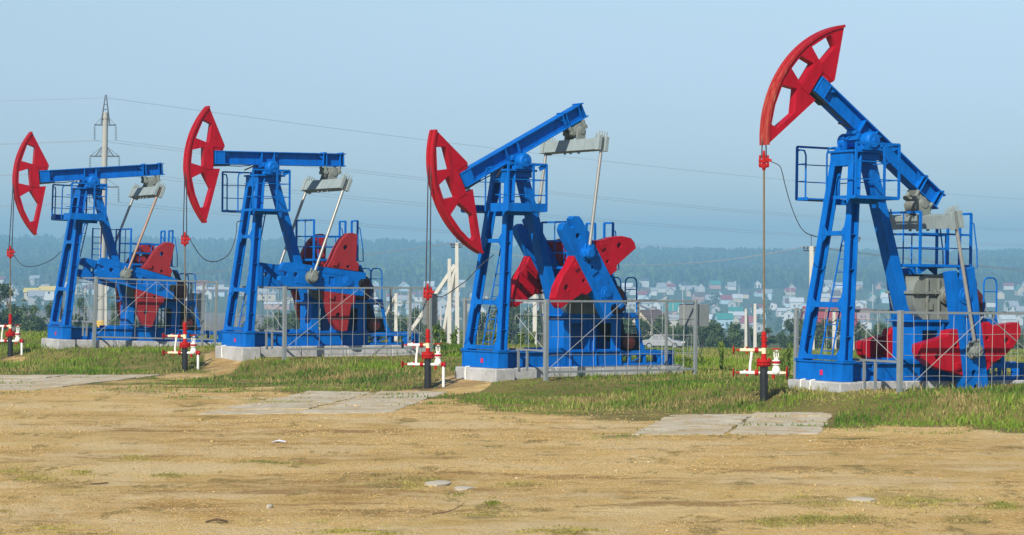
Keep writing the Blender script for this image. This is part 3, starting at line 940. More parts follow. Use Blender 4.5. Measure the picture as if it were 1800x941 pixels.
    m = mb()
    for a, b in ((.41, 1.9), (1.92, 3.4), (3.42, 4.9), (4.92, 6.1)): m.box(a, b, -.62, .62, -.55, -.004)
    m.obj("foundation_beam", M['concrete'], fd, 0.02)
    if k in (2, 3, 4):
        m = mb()
        for v in ((-.34, .0) if k == 4 else (-.32,)):
            m.path([(-.215, v, 0.0), (-.22, v - .01, -.15), (-.215, v + .005, -.34)], .018, 6)
            m.path([(-.215, v, 0.0), (-.1, v, .012)], .018, 6)
        m.obj("lifting_loop", M['white'], fd)
    tag(fd, {1: "pale concrete foundation under the leftmost pumpjack, tilted slightly back", 2: "chipped concrete foundation with a loop strap under the second pumpjack from the left",
             3: "clean grey concrete foundation under the pumpjack with the raised tail", 4: "rough concrete foundation with two pale straps under the right-hand pumpjack"}[k],
        "foundation", "concrete foundations under the pumpjacks")
    return root

pumpjack(1, "leftmost blue pumpjack with red head, beam tail slightly raised and a side ladder cage", 6.5, 14, 0.0, M['dull_red'], .19, M['rim'], (M['rodgrey'], M['rodrust']), M['grey'])
pumpjack(2, "blue pumpjack with level beam and dull red upright counterweights, second from left", 0.8, 6.5, 0.0, M['dull_red'], .05, M['rim'], (M['rodgrey'], M['rodgrey']), M['grey'])
pumpjack(3, "blue pumpjack with beam tail raised high, red head low and cranks pointing upward", 27.3, 57, 0.62, M['red'], .19, M['rim'], (M['rodgrey'], M['rodgrey']), M['blue'])
pumpjack(4, "rightmost and nearest blue pumpjack with red head raised high and cranks down", -35.0, -100, 0.98, M['red'], .05, M['rim_bare'], (M['rodgrey'], M['rodgrey']), M['grey'])

# ------------------------------------------------------------------ fences round the cranks
def fence(k, w0, w1, label, rear_u):
    P = PUMPS[k]
    root = empty("wire_fence", (P['x'], P['y'], P['z']), (0, P['pit'], math.pi / 2 - P['yaw']))
    tag(root, label, "fence", "welded wire fences round the cranks")
    U0, U1, VN, VF = .75, rear_u, 1.8, -1.8
    wm = w0 + .48
    for u, v, th in ((U0, VN, .10), (U1, VN, .08), (U0, VF, .08), (U1, VF, .08)):
        m = MB(True); m.bar((u, v, w0 - .5), (u, v, w1 + .02), th, th, (1, 0, 0)); m.obj("post", M['galv'], root, .004)
    for u, v in ((U1 - .75, VF), (U1, .6), (U1, -.6)):
        m = MB(True); m.bar((u, v, w0 - .3), (u, v, w1), .06, .06, (1, 0, 0)); m.obj("post", M['galv'], root)
    def panel(p0, p1, low, name, braces=True, step=.36):
        """one welded-mesh bay between two posts: frame tubes, wires and brace rods"""
        p0, p1 = Vector((*p0, 0)), Vector((*p1, 0))
        m = MB(True)
        z = lambda p, w: Vector((p.x, p.y, w))
        m.bar(z(p0, w1 - .025), z(p1, w1 - .025), .05, .05); m.bar(z(p0, low), z(p1, low), .045, .05)
        m.obj("rail", M['galv'], root)
        m = MB(True)
        L = (p1 - p0).length
        n = max(2, round(L / step))
        jit = lambda: random.uniform(-.012, .012)
        for i in range(1, n):
            q = p0.lerp(p1, i / n)
            nn = 4
            m.path([z(q + (p1 - p0).normalized() * jit() * 1.5, low + (w1 - low) * j / nn) for j in range(nn + 1)], .0052, 4)
        w = low + .42
        while w < w1 - .1:
            m.path([z(p0.lerp(p1, i / 8), w + jit()) for i in range(9)], .0052, 4)
            w += .45
        m.obj("mesh_panel", M['wire'], root)
        if braces:
            m = MB(True)
            mid = p0.lerp(p1, .5)
            m.path([z(p0, low + .02), z(mid, w1 - .05)], .008, 5); m.path([z(mid, w1 - .05), z(p1, low + .2)], .011, 5)
            m.obj("brace_rod", M['wire'], root)
    panel((U0, VN), (U1, VN), w0, "near")
    panel((U0, VF), (U1, VF), w0, "far", True, .40)
    panel((U0, VN - .06), (U0, VF + .06), max(wm, .46), "front", True, .36)
    panel((U1, VN - .05), (U1, VF + .05), w0, "rear", False, .42)
    m = MB(True)
    for v in (1.0, .62): m.bar((U0, v, w0), (U0, v, max(wm, .46)), .05, .05, (1, 0, 0))
    m.obj("short_post", M['galv'], root)
    # narrow gate in the rear corner
    m = MB(True)
    for u in (U1 - .02, U1 - .62): m.bar((u, VF + .03, w0), (u, VF + .03, w1 - .1), .04, .04, (1, 0, 0))
    for w in (w0 + .05, w0 + .9, w1 - .15): m.bar((U1 - .02, VF + .03, w), (U1 - .62, VF + .03, w), .04, .04)
    m.obj("gate", M['galv'], root)
    return root
fence(1, .12, 2.05, "welded wire fence with tall panels round the leftmost pumpjack", 4.9)
fence(2, -.05, 1.74, "welded wire fence on grey posts round the pumpjack with the level beam", 5.55)
fence(3, -.07, 1.71, "welded wire fence carrying a grey cabinet at its rear corner", 5.52)
fence(4, -.27, 1.53, "bent wire fence on grey posts in front of the rightmost pumpjack", 5.5)

def cabinet(k, u, v, w, sz, label):
    P = PUMPS[k]
    root = empty("control_cabinet", (P['x'], P['y'], P['z']), (0, P['pit'], math.pi / 2 - P['yaw']))
    tag(root, label, "cabinet", "grey control cabinets on the fences")
    du, dv, dw = sz
    m = MB(True); m.box(u, u + du, v, v + dv, w, w + dw); m.obj("case", M['galv'], root, .006)
    m = MB(True); m.box(u - .014, u - .002, v + .03, v + dv - .03, w + .03, w + dw - .03); m.obj("door", M['galv'], root, .004)
    m = MB(True)
    for i in range(5):
        a = v + dv * (.15 + .17 * i)
        m.path([(u + du * .5, a, w), (u + du * .5, a + .03, w - .2), (u + du * .6 + .03 * i, a - .05, w - .5), (u + du * .5, a, w - .8)], .010, 5)
    m.obj("conduit", M['galv'], root)
    m = MB(True); m.bar((u + .02, v - .02, w + .08), (u + du - .02, v - .02, w + dw - .04), .03, .05); m.obj("strut", M['steel'], root)
cabinet(3, 5.58, 1.05, 1.03, (.42, .72, .58), "large grey steel cabinet on the rear fence post of the raised-tail pumpjack")
cabinet(2, 5.60, 1.25, .60, (.30, .40, .95), "tall narrow grey cabinet behind the wellhead with white valves at picture centre left")
cabinet(1, 4.98, -1.2, .50, (.35, .60, 1.15), "grey steel cabinet between the leftmost and the second pumpjack")

# ------------------------------------------------------------------ wellheads, rods and cables
def wellhead(k, label):
    wx, wy, _ = WELLS[k]
    g = {1: 0.0, 2: -.06, 3: -.01, 4: .15}[k]
    root = empty("wellhead", (wx, wy, g), (0, 0, R(-12)))
    tag(root, label, "wellhead", "red and white wellheads in front of the pumpjacks")
    n = 14
    m = MB(); m.lathe((0, 0, -.3), (0, 0, 1), [(0, .088), (1.08, .088)], 18)
    m.lathe((0, 0, .35), (0, 0, 1), [(0, .092), (.012, .092)], 18)
    m.obj("casing", M['pipe'], root)
    m = MB()
    m.lathe((0, 0, .775), (0, 0, 1), [(0, .155), (.05, .16), (.052, .13), (.062, .13), (.064, .16), (.118, .155)], 18)
    for i in range(10):
        a = 2 * math.pi * i / 10
        m.tube((.13 * math.cos(a), .13 * math.sin(a), .745), (.13 * math.cos(a), .13 * math.sin(a), .925), .014, 6)
    m.lathe((0, 0, .893), (0, 0, 1), [(0, .06), (.125, .055)], n)
    m.tube((-.14, 0, .78), (-.14, -.02, .60), .012, 6)
    m.obj("casing_flange", M['bright_red'], root)
    m = MB(); m.lathe((0, 0, 1.018), (0, 0, 1), [(0, .05), (.13, .05)], n); m.tube((-.04, 0, 1.09), (-.115, 0, 1.09), .036, 10); m.obj("flow_tee", M['cream'], root)
    m = MB()
    m.lathe((0, 0, 1.148), (0, 0, 1), [(0, .062), (.05, .062), (.052, .05), (.12, .048), (.125, .062), (.155, .062), (.158, .05), (.26, .048), (.262, .056), (.33, .05), (.34, .025)], n)
    for z in (1.18, 1.29, 1.36): m.tube((-.06, 0, z), (.075, 0, z), .012, 6)
    m.obj("stuffing_box", M['bright_red'], root)
    # two side arms on the left, each with a needle valve and hand wheel
    for z, wheel in ((1.09, 'dark' if k in (3,) else 'red'), (.61, 'red')):
        m = MB(); m.tube((-.19, 0, z), (-.51, 0, z), .036, 12); m.tube((-.40, 0, z), (-.40, 0, z + .055), .03, 8)
        if z < 1: m.tube((-.06, 0, z), (-.19, 0, z), .028, 10)
        v = m.obj("side_valve", M['white'] if z < 1 and k != 2 else M['cream'] if k in (2, 4) else M['white'], root)
        m = MB()
        m.lathe((-.115, 0, z), (-1, 0, 0), [(0, .062), (.03, .066), (.032, .05), (.042, .05), (.044, .066), (.08, .060)], 12)
        m.tube((-.508, 0, z), (-.58, 0, z), .028, 8, .018)
        m.tube((-.58, 0, z), (-.65, 0, z), .011, 6)
        for e in (-1, 1): m.tube((-.36 , 0, z + e * .04), (-.36, 0, z + e * .075), .028, 8)
        m.obj("valve_bonnet", M['bright_red'], v)
        m = MB()
        ring = [(-.645, .085 * math.cos(2 * math.pi * i / 14), z + .085 * math.sin(2 * math.pi * i / 14)) for i in range(15)]
        m.path(ring, .012, 6, False)
        for i in range(3):
            a = math.pi * i / 3
            m.tube((-.645, .08 * math.cos(a), z + .08 * math.sin(a)), (-.645, -.08 * math.cos(a), z - .08 * math.sin(a)), .008, 5)
        m.obj("hand_wheel", M['black'] if wheel == 'dark' else M['bright_red'], v)
    m = MB(); m.path([(-.26, 0, 1.06), (-.265, 0, .98), (-.29, 0, .80), (-.30, 0, .64)], .029, 10); m.obj("bypass_pipe", M['white'], root)
    # gate valve on the right
    m = MB()
    m.tube((.08, 0, .61), (.36, 0, .61), .038, 12)
    m.lathe((.26, 0, .58), (0, 0, 1), [(0, .06), (.03, .085), (.08, .095), (.13, .08), (.20, .05), (.205, .085), (.235, .085)], 14)
    m.lathe((.26, 0, .862), (0, 0, 1), [(0, .085), (.02, .085), (.022, .05), (.06, .035)], 12)
    for e in (-1, 1): m.path([(.26 + e * .03, 0, .92), (.26 + e * .045, 0, .96), (.26 + e * .045, 0, 1.06), (.26 + e * .015, 0, 1.09)], .012, 6)
    m.tube((.26, 0, .92), (.26, 0, 1.12), .010, 6)
    gv = m.obj("gate_valve", M['white'], root)
    m = MB(); m.lathe((.26, 0, .817), (0, 0, 1), [(0, .10), (.043, .10)], 14); m.obj("bonnet_flange", M['bright_red'], gv)
    m = MB(); m.tube((.20, 0, .57), (.20, 0, .49), .032, 8); m.obj("drain_plug", M['bright_red'], gv)
    m = MB()
    m.path([(.26 + .10 * math.cos(2 * math.pi * i / 14), .10 * math.sin(2 * math.pi * i / 14), 1.12) for i in range(15)], .012, 6, False)
    for i in range(3):
        a = math.pi * i / 3
        m.tube((.26 + .1 * math.cos(a), .1 * math.sin(a), 1.12), (.26 - .1 * math.cos(a), -.1 * math.sin(a), 1.12), .009, 5)
    m.obj("hand_wheel", M['bright_red'], gv)
    m = MB()
    if k == 4:
        m.tube((.36, 0, .61), (.48, 0, .61), .032, 10); m.obj("flow_line", M['cream'], root)
        m = MB()
        m.path([(.49, .13 * math.cos(2 * math.pi * i / 16), .61 + .13 * math.sin(2 * math.pi * i / 16)) for i in range(17)], .016, 6, False)
        for i in range(3):
            a = math.pi * i / 3
            m.tube((.49, .13 * math.cos(a), .61 + .13 * math.sin(a)), (.49, -.13 * math.cos(a), .61 - .13 * math.sin(a)), .012, 5)
        m.obj("hand_wheel", M['bright_red'], root)
    else:
        m.path([(.38, 0, .60), (.395, 0, .58), (.40, 0, .50), (.40, 0, .0)], .036, 12); m.obj("flow_line", M['white'], root)
        m = MB(); m.lathe((.345, 0, .61), (1, 0, 0), [(0, .065), (.03, .068), (.05, .052), (.07, .068), (.11, .062)], 12); m.obj("elbow_flange", M['bright_red'], root)
    return root
wellhead(1, "red and white wellhead at the left edge, below the leftmost red head")
wellhead(2, "red and white wellhead with cream valves on oil-stained soil before the level-beam pumpjack")
wellhead(3, "red and white wellhead with a dark hand wheel left of the raised-tail pumpjack")
wellhead(4, "red and white wellhead with a big red wheel on its right, nearest the camera")

def local_to_world(k, p):
    P = PUMPS[k]
    m = Matrix.Translation((P['x'], P['y'], P['z'])) @ Matrix.Rotation(math.pi / 2 - P['yaw'], 4, 'Z') @ Matrix.Rotation(P['pit'], 4, 'Y')
    return m @ Vector((p[0], -p[1], p[2]))

def rod_hanger(k, yclamp, arc_w, label):
    """bridle cables, carrier clamp and polished rod hanging from the horse head"""
    wx, wy, _ = WELLS[k]
    zc = CZ + (470.5 - yclamp) / 4000 * wy
    root = empty("rod_hanger", (wx, wy, zc))
    tag(root, label, "pump rod", "polished rods hanging from the pumpjack heads")
    z0 = {1: 0, 2: -.06, 3: -.01, 4: .15}[k] + 1.45
    m = MB(); m.tube((0, 0, z0 - zc), (0, 0, .15), .019 if k != 4 else .022, 8); m.obj("polished_rod", M['rod'], root)
    m = MB()
    m.lathe((0, 0, -.20), (0, 0, 1), [(0, .035), (.05, .04), (.052, .07), (.09, .07), (.092, .04), (.16, .04), (.162, .075), (.21, .075), (.212, .035), (.30, .035), (.42, .022)], 10)
    m.box(-.11, .11, -.045, .045, -.105, -.055); m.box(-.11, .11, -.045, .045, -.02, .03)
    for e in (-.085, .085): m.tube((e, 0, -.14), (e, 0, .12), .022, 8)
    m.bar((.03, 0, .04), (.16, -.02, .0), .05, .06)
    m.obj("carrier_clamp", M['bright_red'], root)
    for e in (-1, 1):
        m = MB(); top = local_to_world(k, (-1.545, e * .06, arc_w)) - Vector((wx, wy, zc))
        m.path([(e * .05, 0, .05), top], .016, 6); m.obj("bridle_cable", M['cable'], root)
    return zc
# where the cables leave the arc (height above the base)
zc1 = rod_hanger(1, 444, 5.2, "rod and clamp hanging from the leftmost red head near the picture's left edge")
zc2 = rod_hanger(2, 421, 5.0, "rod and red clamp hanging under the head of the level-beam pumpjack")
zc3 = rod_hanger(3, 514, 5.1, "rod hanging low with its red clamp just above the fence line")
zc4 = rod_hanger(4, 283, 5.2, "long bare rod with a high red clamp under the raised head at right")

def hang(name, pts, r, mat, label, cat, group=None, n=6, smooth_n=0):
    if smooth_n:
        P = [Vector(p) for p in pts]; out = []
        E = [P[0] * 2 - P[1]] + P + [P[-1] * 2 - P[-2]]
        for i in range(1, len(E) - 2):
            for j in range(smooth_n):
                t = j / smooth_n
                a, b, c, d = E[i - 1:i + 3]
                out.append(0.5 * ((2 * b) + (c - a) * t + (2 * a - 5 * b + 4 * c - d) * t * t + (3 * b - a - 3 * c + d) * t ** 3))
        pts = out + [P[-1]]
    m = MB(); m.path(pts, r, n)
    return tag(m.obj(name, mat), label, cat, group)
def wpt(x, y, d): return Vector(((x - 900) / 4000 * d, d, CZ + (470.5 - y) / 4000 * d))
g = "signal cables from the rod clamps"
hang("signal_cable", [(-16.25, 74.0, zc1 + .0), wpt(34, 462, 74), wpt(48, 469, 74.1), wpt(70, 466, 74.3), wpt(92, 456, 74.6), wpt(108, 442, 74.9)], .012, M['cable'], "thin dark cable sagging from the leftmost rod clamp to its frame", "cable", g, smooth_n=5)
hang("signal_cable", [(-9.30, 65.3, zc2 + .1), wpt(341, 433, 65.3), wpt(352, 449, 65.4), wpt(366, 459, 65.5), wpt(384, 459, 65.7), wpt(402, 447, 65.9), wpt(412, 425, 66.1), wpt(416, 404, 66.2), wpt(417, 391, 66.2), wpt(428, 388, 66.3)], .014, M['cable'], "dark cable looping from the rod clamp to the level-beam pumpjack's frame", "cable", g, smooth_n=5)
hang("signal_cable", [(-2.0, 56.3, zc3 - .02), wpt(776, 522, 56.4), wpt(805, 504, 56.6), wpt(822, 491, 56.7), wpt(845, 467, 56.9), wpt(868, 448, 57.1)], .013, M['cable'], "taut dark cable rising from the low clamp to the raised-tail pumpjack's leg", "cable", g, smooth_n=4)
hang("signal_cable", [(5.42, 48.4, zc4 + .02), wpt(1368, 290, 48.4), wpt(1374, 300, 48.4), wpt(1380, 325, 48.5), wpt(1390, 360, 48.6), wpt(1403, 392, 48.7), wpt(1416, 409, 48.8), wpt(1437, 417, 49.1)], .010, M['cable'], "thin dark cable falling from the high clamp to the rightmost frame", "cable", g, smooth_n=5)

# ------------------------------------------------------------------ vegetation
LEAFC = [np.array(c) for c in ((0.055, 0.095, 0.032), (0.075, 0.12, 0.036), (0.11, 0.155, 0.05), (0.04, 0.07, 0.03))]
def leaf_cloud(centers, radii, n, size, cols, seed):
    """n leaf quads spread through several overlapping clumps -> verts, faces, tint"""
    rg = np.random.default_rng(seed)
    c = np.array(centers, float); r = np.array(radii, float)
    w = (r[:, 0] * r[:, 1] * r[:, 2]); idx = rg.choice(len(c), n, p=w / w.sum())
    d = rg.normal(size=(n, 3)); d /= np.linalg.norm(d, axis=1)[:, None]
    rad = rg.random(n) ** 0.45
    rad *= 0.82 + 0.45 * rg.random(n)
    p = c[idx] + d * rad[:, None] * r[idx]
    a = rg.normal(size=(n, 3)); a /= np.linalg.norm(a, axis=1)[:, None]
    b = np.cross(a, rg.normal(size=(n, 3))); b /= np.linalg.norm(b, axis=1)[:, None]
    s = size * (0.6 + 0.8 * rg.random(n))[:, None]
    v = np.stack([p - a * s, p + b * s * .45, p + a * s, p - b * s * .45], 1).reshape(-1, 3)
    f = np.arange(4 * n).reshape(n, 4)
    clump = rg.random(len(c))
    pick = np.array(cols)[np.clip((clump[idx] * 0.65 + rg.random(n) * 0.5) * len(cols), 0, len(cols) - 1).astype(int)]
    tint = np.repeat(pick * (0.8 + 0.4 * rg.random(n))[:, None], 4, 0)
    return v, f, tint

TREE_MESH = {}
def tree_mesh(kind, i):
    key = (kind, i)
    if key in TREE_MESH: return TREE_MESH[key]
    rg = random.Random(hash((len(kind), i)) & 999)
    rg.seed(f"{kind}{i}")
    m = MB()
    if kind == 'tree':           # about 1 unit tall
        cs, rs = [], []
        m.path([(0, 0, -.05), (.01, .0, .15), (-.01, .01, .4), (.01, 0, .7)], [.028, .022, .016, .006], 6)
        for j in range(17):
            a = rg.uniform(0, 6.28); h = rg.uniform(.16, .92); q = rg.uniform(.05, .30) * (1.15 - abs(h - .42) * 1.3)
            cs.append((q * math.cos(a), q * math.sin(a), h)); s = rg.uniform(.07, .15) * (1.2 - h * .55); rs.append((s, s, s * rg.uniform(.8, 1.3)))
            if j % 2 == 0: m.path([(0, 0, h * .6), (cs[-1][0] * .6, cs[-1][1] * .6, h * .85), cs[-1]], [.010, .007, .003], 5)
        v, f, t = leaf_cloud(cs, rs, 2600, .028, LEAFC, 10 + i)
    elif kind == 'bush':
        cs, rs = [], []
        for j in range(15):
            a = rg.uniform(0, 6.28); q = rg.uniform(0, .62); h = rg.uniform(.12, .78) * (1.12 - q * .6)
            cs.append((q * math.cos(a), q * math.sin(a), h)); s = rg.uniform(.13, .25); rs.append((s, s, s * rg.uniform(.8, 1.35)))
            m.path([(0, 0, -.05), (cs[-1][0] * .5, cs[-1][1] * .5, h * .6), cs[-1]], [.014, .010, .004], 5)
        v, f, t = leaf_cloud(cs, rs, 2800, .05, LEAFC, 50 + i)
    elif kind == 'weed':
        cs, rs = [], []
        for j in range(9):
            a = rg.uniform(0, 6.28); q = rg.uniform(0, .30); h = rg.uniform(.35, .92)
            for z in np.linspace(.15, h, 5):
                cs.append((q * math.cos(a) * z * 1.2, q * math.sin(a) * z * 1.2, z)); rs.append((.12, .12, .11))
            m.path([(0, 0, -.05), (q * math.cos(a) * h * 1.2, q * math.sin(a) * h * 1.2, h)], [.010, .004], 5)
        v, f, t = leaf_cloud(cs, rs, 620, .085, [np.array(c) for c in ((0.12, 0.19, 0.03), (0.17, 0.24, 0.035), (0.07, 0.12, 0.025))], 90 + i)
    else:                        # far tree
        cs, rs = [], []
        for j in range(7):
            a = rg.uniform(0, 6.28); h = rg.uniform(.25, .85); q = rg.uniform(.03, .25)
            cs.append((q * math.cos(a), q * math.sin(a), h)); s = rg.uniform(.12, .2); rs.append((s, s, s * 1.2))
        m.path([(0, 0, -.1), (0, 0, .5)], [.03, .015], 5)
        v, f, t = leaf_cloud(cs, rs, 150, .10, LEAFC[:3], 130 + i)
    crown = raw_mesh("crown", v, f, M['leaf'], t); trunk = m.obj("trunk", M['bark'])
    res = (crown.data, trunk.data)
    bpy.data.objects.remove(crown); bpy.data.objects.remove(trunk)
    TREE_MESH[key] = res
    return res
def plant(kind, name, i, x, y, h, wid, label, cat, group=None, z=None, rz=None):
    cr, tr = tree_mesh(kind, i)
    root = empty(name, (x, y, float(gz(x, y)) if z is None else z), (0, 0, random.uniform(0, 6.28) if rz is None else rz))
    root.scale = (wid, wid, h)
    tag(root, label, cat, group)
    c = bpy.data.objects.new("crown", cr); COL.objects.link(c); c.parent = root
    t = bpy.data.objects.new("trunk" if kind in ('tree', 'far') else "stem", tr); COL.objects.link(t); t.parent = root
    return root
def plant_at(kind, name, i, xi, d, top, wpx, label, cat, group=None):
    """stand a plant at distance d on picture column xi so that it reaches picture row top"""
    x = (xi - 900) / 4000 * d; z = float(gz(x, d))
    h = CZ + (470.5 - top) / 4000 * d - z
    if kind in ('weed', 'bush'): h *= 1.3
    return plant(kind, name, i, x, d, h, wpx / 4000 * d / (0.75 if kind == 'tree' else 1.5 if kind == 'bush' else .9), label, cat, group, z)
for j, (xi, d, top, w, lb) in enumerate([
        (14, 236, 494, 84, "tall leafy tree at the left edge behind the wellhead"),
        (48, 232, 520, 62, "rounder leafy tree right of the tall one at the left edge"),
        (90, 248, 526, 46, "slim leafy tree left of the leftmost pumpjack's front leg"),
        (140, 250, 520, 40, "leafy tree seen through the leftmost fence left of the pylon"),
        (201, 244, 515, 40, "leafy tree right of the thick pylon foot"),
        (1390, 262, 556, 50, "small rounded tree beside the front leg of the rightmost pumpjack"),
        (1352, 262, 575, 48, "low spreading tree right of the long rod at right")]):
    plant_at('tree', "leafy_tree", j % 3, xi, d, top, w, lb, "tree", "leafy trees beyond the field")
bush_row = [(-20, 240, 565), (60, 238, 574), (110, 236, 580), (160, 240, 578), (230, 244, 572), (275, 246, 575), (655, 262, 574), (690, 262, 570), (725, 264, 566), (758, 262, 576), (845, 262, 560), (880, 262, 556), (915, 264, 552),
            (950, 262, 556), (985, 264, 562), (1020, 266, 568), (1062, 262, 578), (1096, 262, 572), (1128, 262, 576), (1162, 270, 572), (1196, 262, 580), (1232, 258, 582), (1262, 258, 584), (1294, 258, 588), (1316, 258, 590), (1412, 260, 574),
            (1440, 262, 580), (1476, 262, 576), (1510, 262, 584), (1545, 262, 580), (1580, 262, 585), (1650, 262, 588), (1690, 262, 590), (1730, 262, 585), (1770, 262, 590), (1815, 262, 584), (480, 300, 568), (515, 300, 566), (550, 300, 572), (440, 300, 574)]
for j, (xi, d, top) in enumerate(bush_row):
    plant_at('bush', "field_bush", j % 4, xi + random.uniform(-5, 5), d + random.uniform(-4, 4), top - 6 + random.uniform(-5, 4), 62 + random.uniform(-8, 16),
             "dark green bush in the row along the far edge of the field", "bush", "bushes along the far edge of the field")
for j, (xi, d, top, w) in enumerate([(655, 90, 590, 22), (765, 86, 575, 26), (780, 84, 582, 24), (798, 86, 580, 26), (815, 88, 588, 22), (835, 85, 580, 24), (852, 86, 586, 22), (870, 88, 584, 22), (893, 88, 586, 24), (916, 88, 580, 22), (936, 88, 590, 20), (1060, 92, 595, 22), (1110, 92, 592, 24), (1268, 62, 612, 20), (1385, 55, 615, 20), (1376, 60, 622, 20)]):
    plant_at('weed', "tall_weed", j % 3, xi, d, top, w, "bright yellow-green tall weed growing behind the pumpjack plinths", "weed", "tall weeds behind the pumpjacks")

def scatter_grass(name, n, sampler, hrange, seed, lean=.35, wmul=1.0, olive=False):
    rg = np.random.default_rng(seed)
    x, y, hs = sampler(rg, n)
    n = len(x)
    z = gz(x, y) - 0.01
    h = (hrange[0] + (hrange[1] - hrange[0]) * rg.random(n) ** 1.8) * hs
    a = rg.random(n) * 6.283; w = (0.006 + 0.008 * rg.random(n)) * wmul
    dx, dy = np.cos(a), np.sin(a)
    la = rg.random(n) * 6.283; lm = h * lean * rg.random(n)
    lx, ly = np.cos(la) * lm, np.sin(la) * lm
    b0 = np.stack([x - dx * w, y - dy * w, z], 1); b1 = np.stack([x + dx * w, y + dy * w, z], 1)
    m0 = np.stack([x - dx * w * .75 + lx * .35, y - dy * w * .75 + ly * .35, z + h * .6], 1); m1 = np.stack([x + dx * w * .75 + lx * .35, y + dy * w * .75 + ly * .35, z + h * .6], 1)
    t = np.stack([x + lx, y + ly, z + h], 1)
    v = np.stack([b0, b1, m1, m0, t], 1).reshape(-1, 3)
    i = np.arange(n)[:, None] * 5
    f = np.concatenate([i + np.array([[0, 1, 2]]), i + np.array([[0, 2, 3]]), i + np.array([[3, 2, 4]])], 0)
    pat = fbm(x * .30 + 3, y * .45, 4); fine = rg.random(n)
    green = np.array([0.060, 0.130, 0.012]); lime = np.array([0.16, 0.245, 0.022]); straw = np.array([0.40, 0.32, 0.13]); brown = np.array([0.22, 0.15, 0.06])
    if olive: green, lime = np.array([0.19, 0.20, 0.04]), np.array([0.36, 0.31, 0.09])
    k = np.clip((pat - .36) * 3.2 + (fine - .5) * .7, 0, 1)[:, None]
    c = green * (1 - k) + lime * k
    dry = np.clip((fbm(x * .55 + 31, y * .8 + 7, 4) - .50 + .07 * sstep(54, 44, y)) * 3.5 + (rg.random(n) - .5) * 1.1, 0, 1)[:, None]
    c = c * (1 - dry) + (straw * .6 + brown * .4) * dry
    c = c * (1.02 + 0.5 * rg.random(n))[:, None]
    o = raw_mesh(name, v, f, M['grass'], np.repeat(c, 5, 0))
    return tag(o, None, None, None, 'stuff')
def bank(rg, n):
    y = rg.uniform(40, 92, n * 3) ; xi = rg.uniform(-150, 1950, n * 3)
    x = (xi - 900) / 4000 * y
    on0, fr0 = on_slab(x, y)
    keep = rg.random(n * 3) < np.clip(np.where(on0 & (fr0 < .12), 1.0, grass_mask(x, y)), 0, 1) ** 1.3 * (0.35 + 1.1 * (fbm(x * .8, y * .8, 3)))
    # nothing through the plinths
    for P in PUMPS.values():
        u = (x - P['x']) * math.sin(P['yaw']) + (y - P['y']) * math.cos(P['yaw']); v = (x - P['x']) * math.cos(P['yaw']) - (y - P['y']) * math.sin(P['yaw'])
        keep &= ~((u > .5) & (u < 6.2) & (v > -1.9) & (v < 1.95) & (rg.random(len(x)) < .8))
        keep &= ~((u > -.22) & (u < .42) & (v > -.9) & (v < 1.04)) & ~((u >= .4) & (u < 6.2) & (abs(v) < .66))
    for P in PUMPS.values():
        u = (x - P['x']) * math.sin(P['yaw']) + (y - P['y']) * math.cos(P['yaw']); v = (x - P['x']) * math.cos(P['yaw']) - (y - P['y']) * math.sin(P['yaw'])
        keep &= ~((u > .3) & (u < 6.2) & (v > 1.9) & (v < 3.0) & (rg.random(len(x)) < .6))
    for (wx, wy, _) in WELLS.values(): keep &= np.hypot(x - wx, y - wy) > .3
    on, fr = on_slab(x, y)
    keep &= ~on | ((fr < .12) & (fbm(x * .7 + 3, y * 1.1, 3) > .40)) | (rg.random(len(x)) < .015)
    x, y = x[keep][:n], y[keep][:n]
    return x, y, (0.35 + .65 * grass_mask(x, y)) * (0.30 + 2.6 * np.clip(fbm(x * .45 + 9, y * .6, 4) - .28, 0, 1)) * np.where(on[keep][:n], .9, 1)
o = scatter_grass("grass", 240000, bank, (.025, .15), 21, .7, 1.3)
def field(rg, n):
    y = 86 * (250 / 86) ** rg.random(n); xi = rg.uniform(-200, 2000, n); x = (xi - 900) / 4000 * y
    return x, y, np.clip(y / 110, .7, 2.2)
scatter_grass("field_grass", 60000, field, (.035, .12), 22, .6, 4.0)
def pitted(rg, n):
    xs, ys = [], []
    for cx, cy, rx, ry in PATCHES:
        m = int(rx * ry * 14)
        r = np.abs(rg.normal(0, .65, m)); t = rg.random(m) * 6.283
        px, py = cx + rx * 1.1 * r * np.cos(t), cy + ry * 1.1 * r * np.sin(t)
        d = 4000 * CZ / (py - 470.5); xs.append((px - 900) / 4000 * d); ys.append(d)
    x, y = np.concatenate(xs), np.concatenate(ys)
    k = (fbm(x * 2.2, y * 3.2, 3) > .47 + .12 * rg.random(len(x)))
    x, y = x[k], y[k]
    return x, y, 0.7 + .5 * rg.random(len(x))
scatter_grass("sparse_grass", 26000, pitted, (.010, .040), 23, 1.2, 0.8, olive=True)

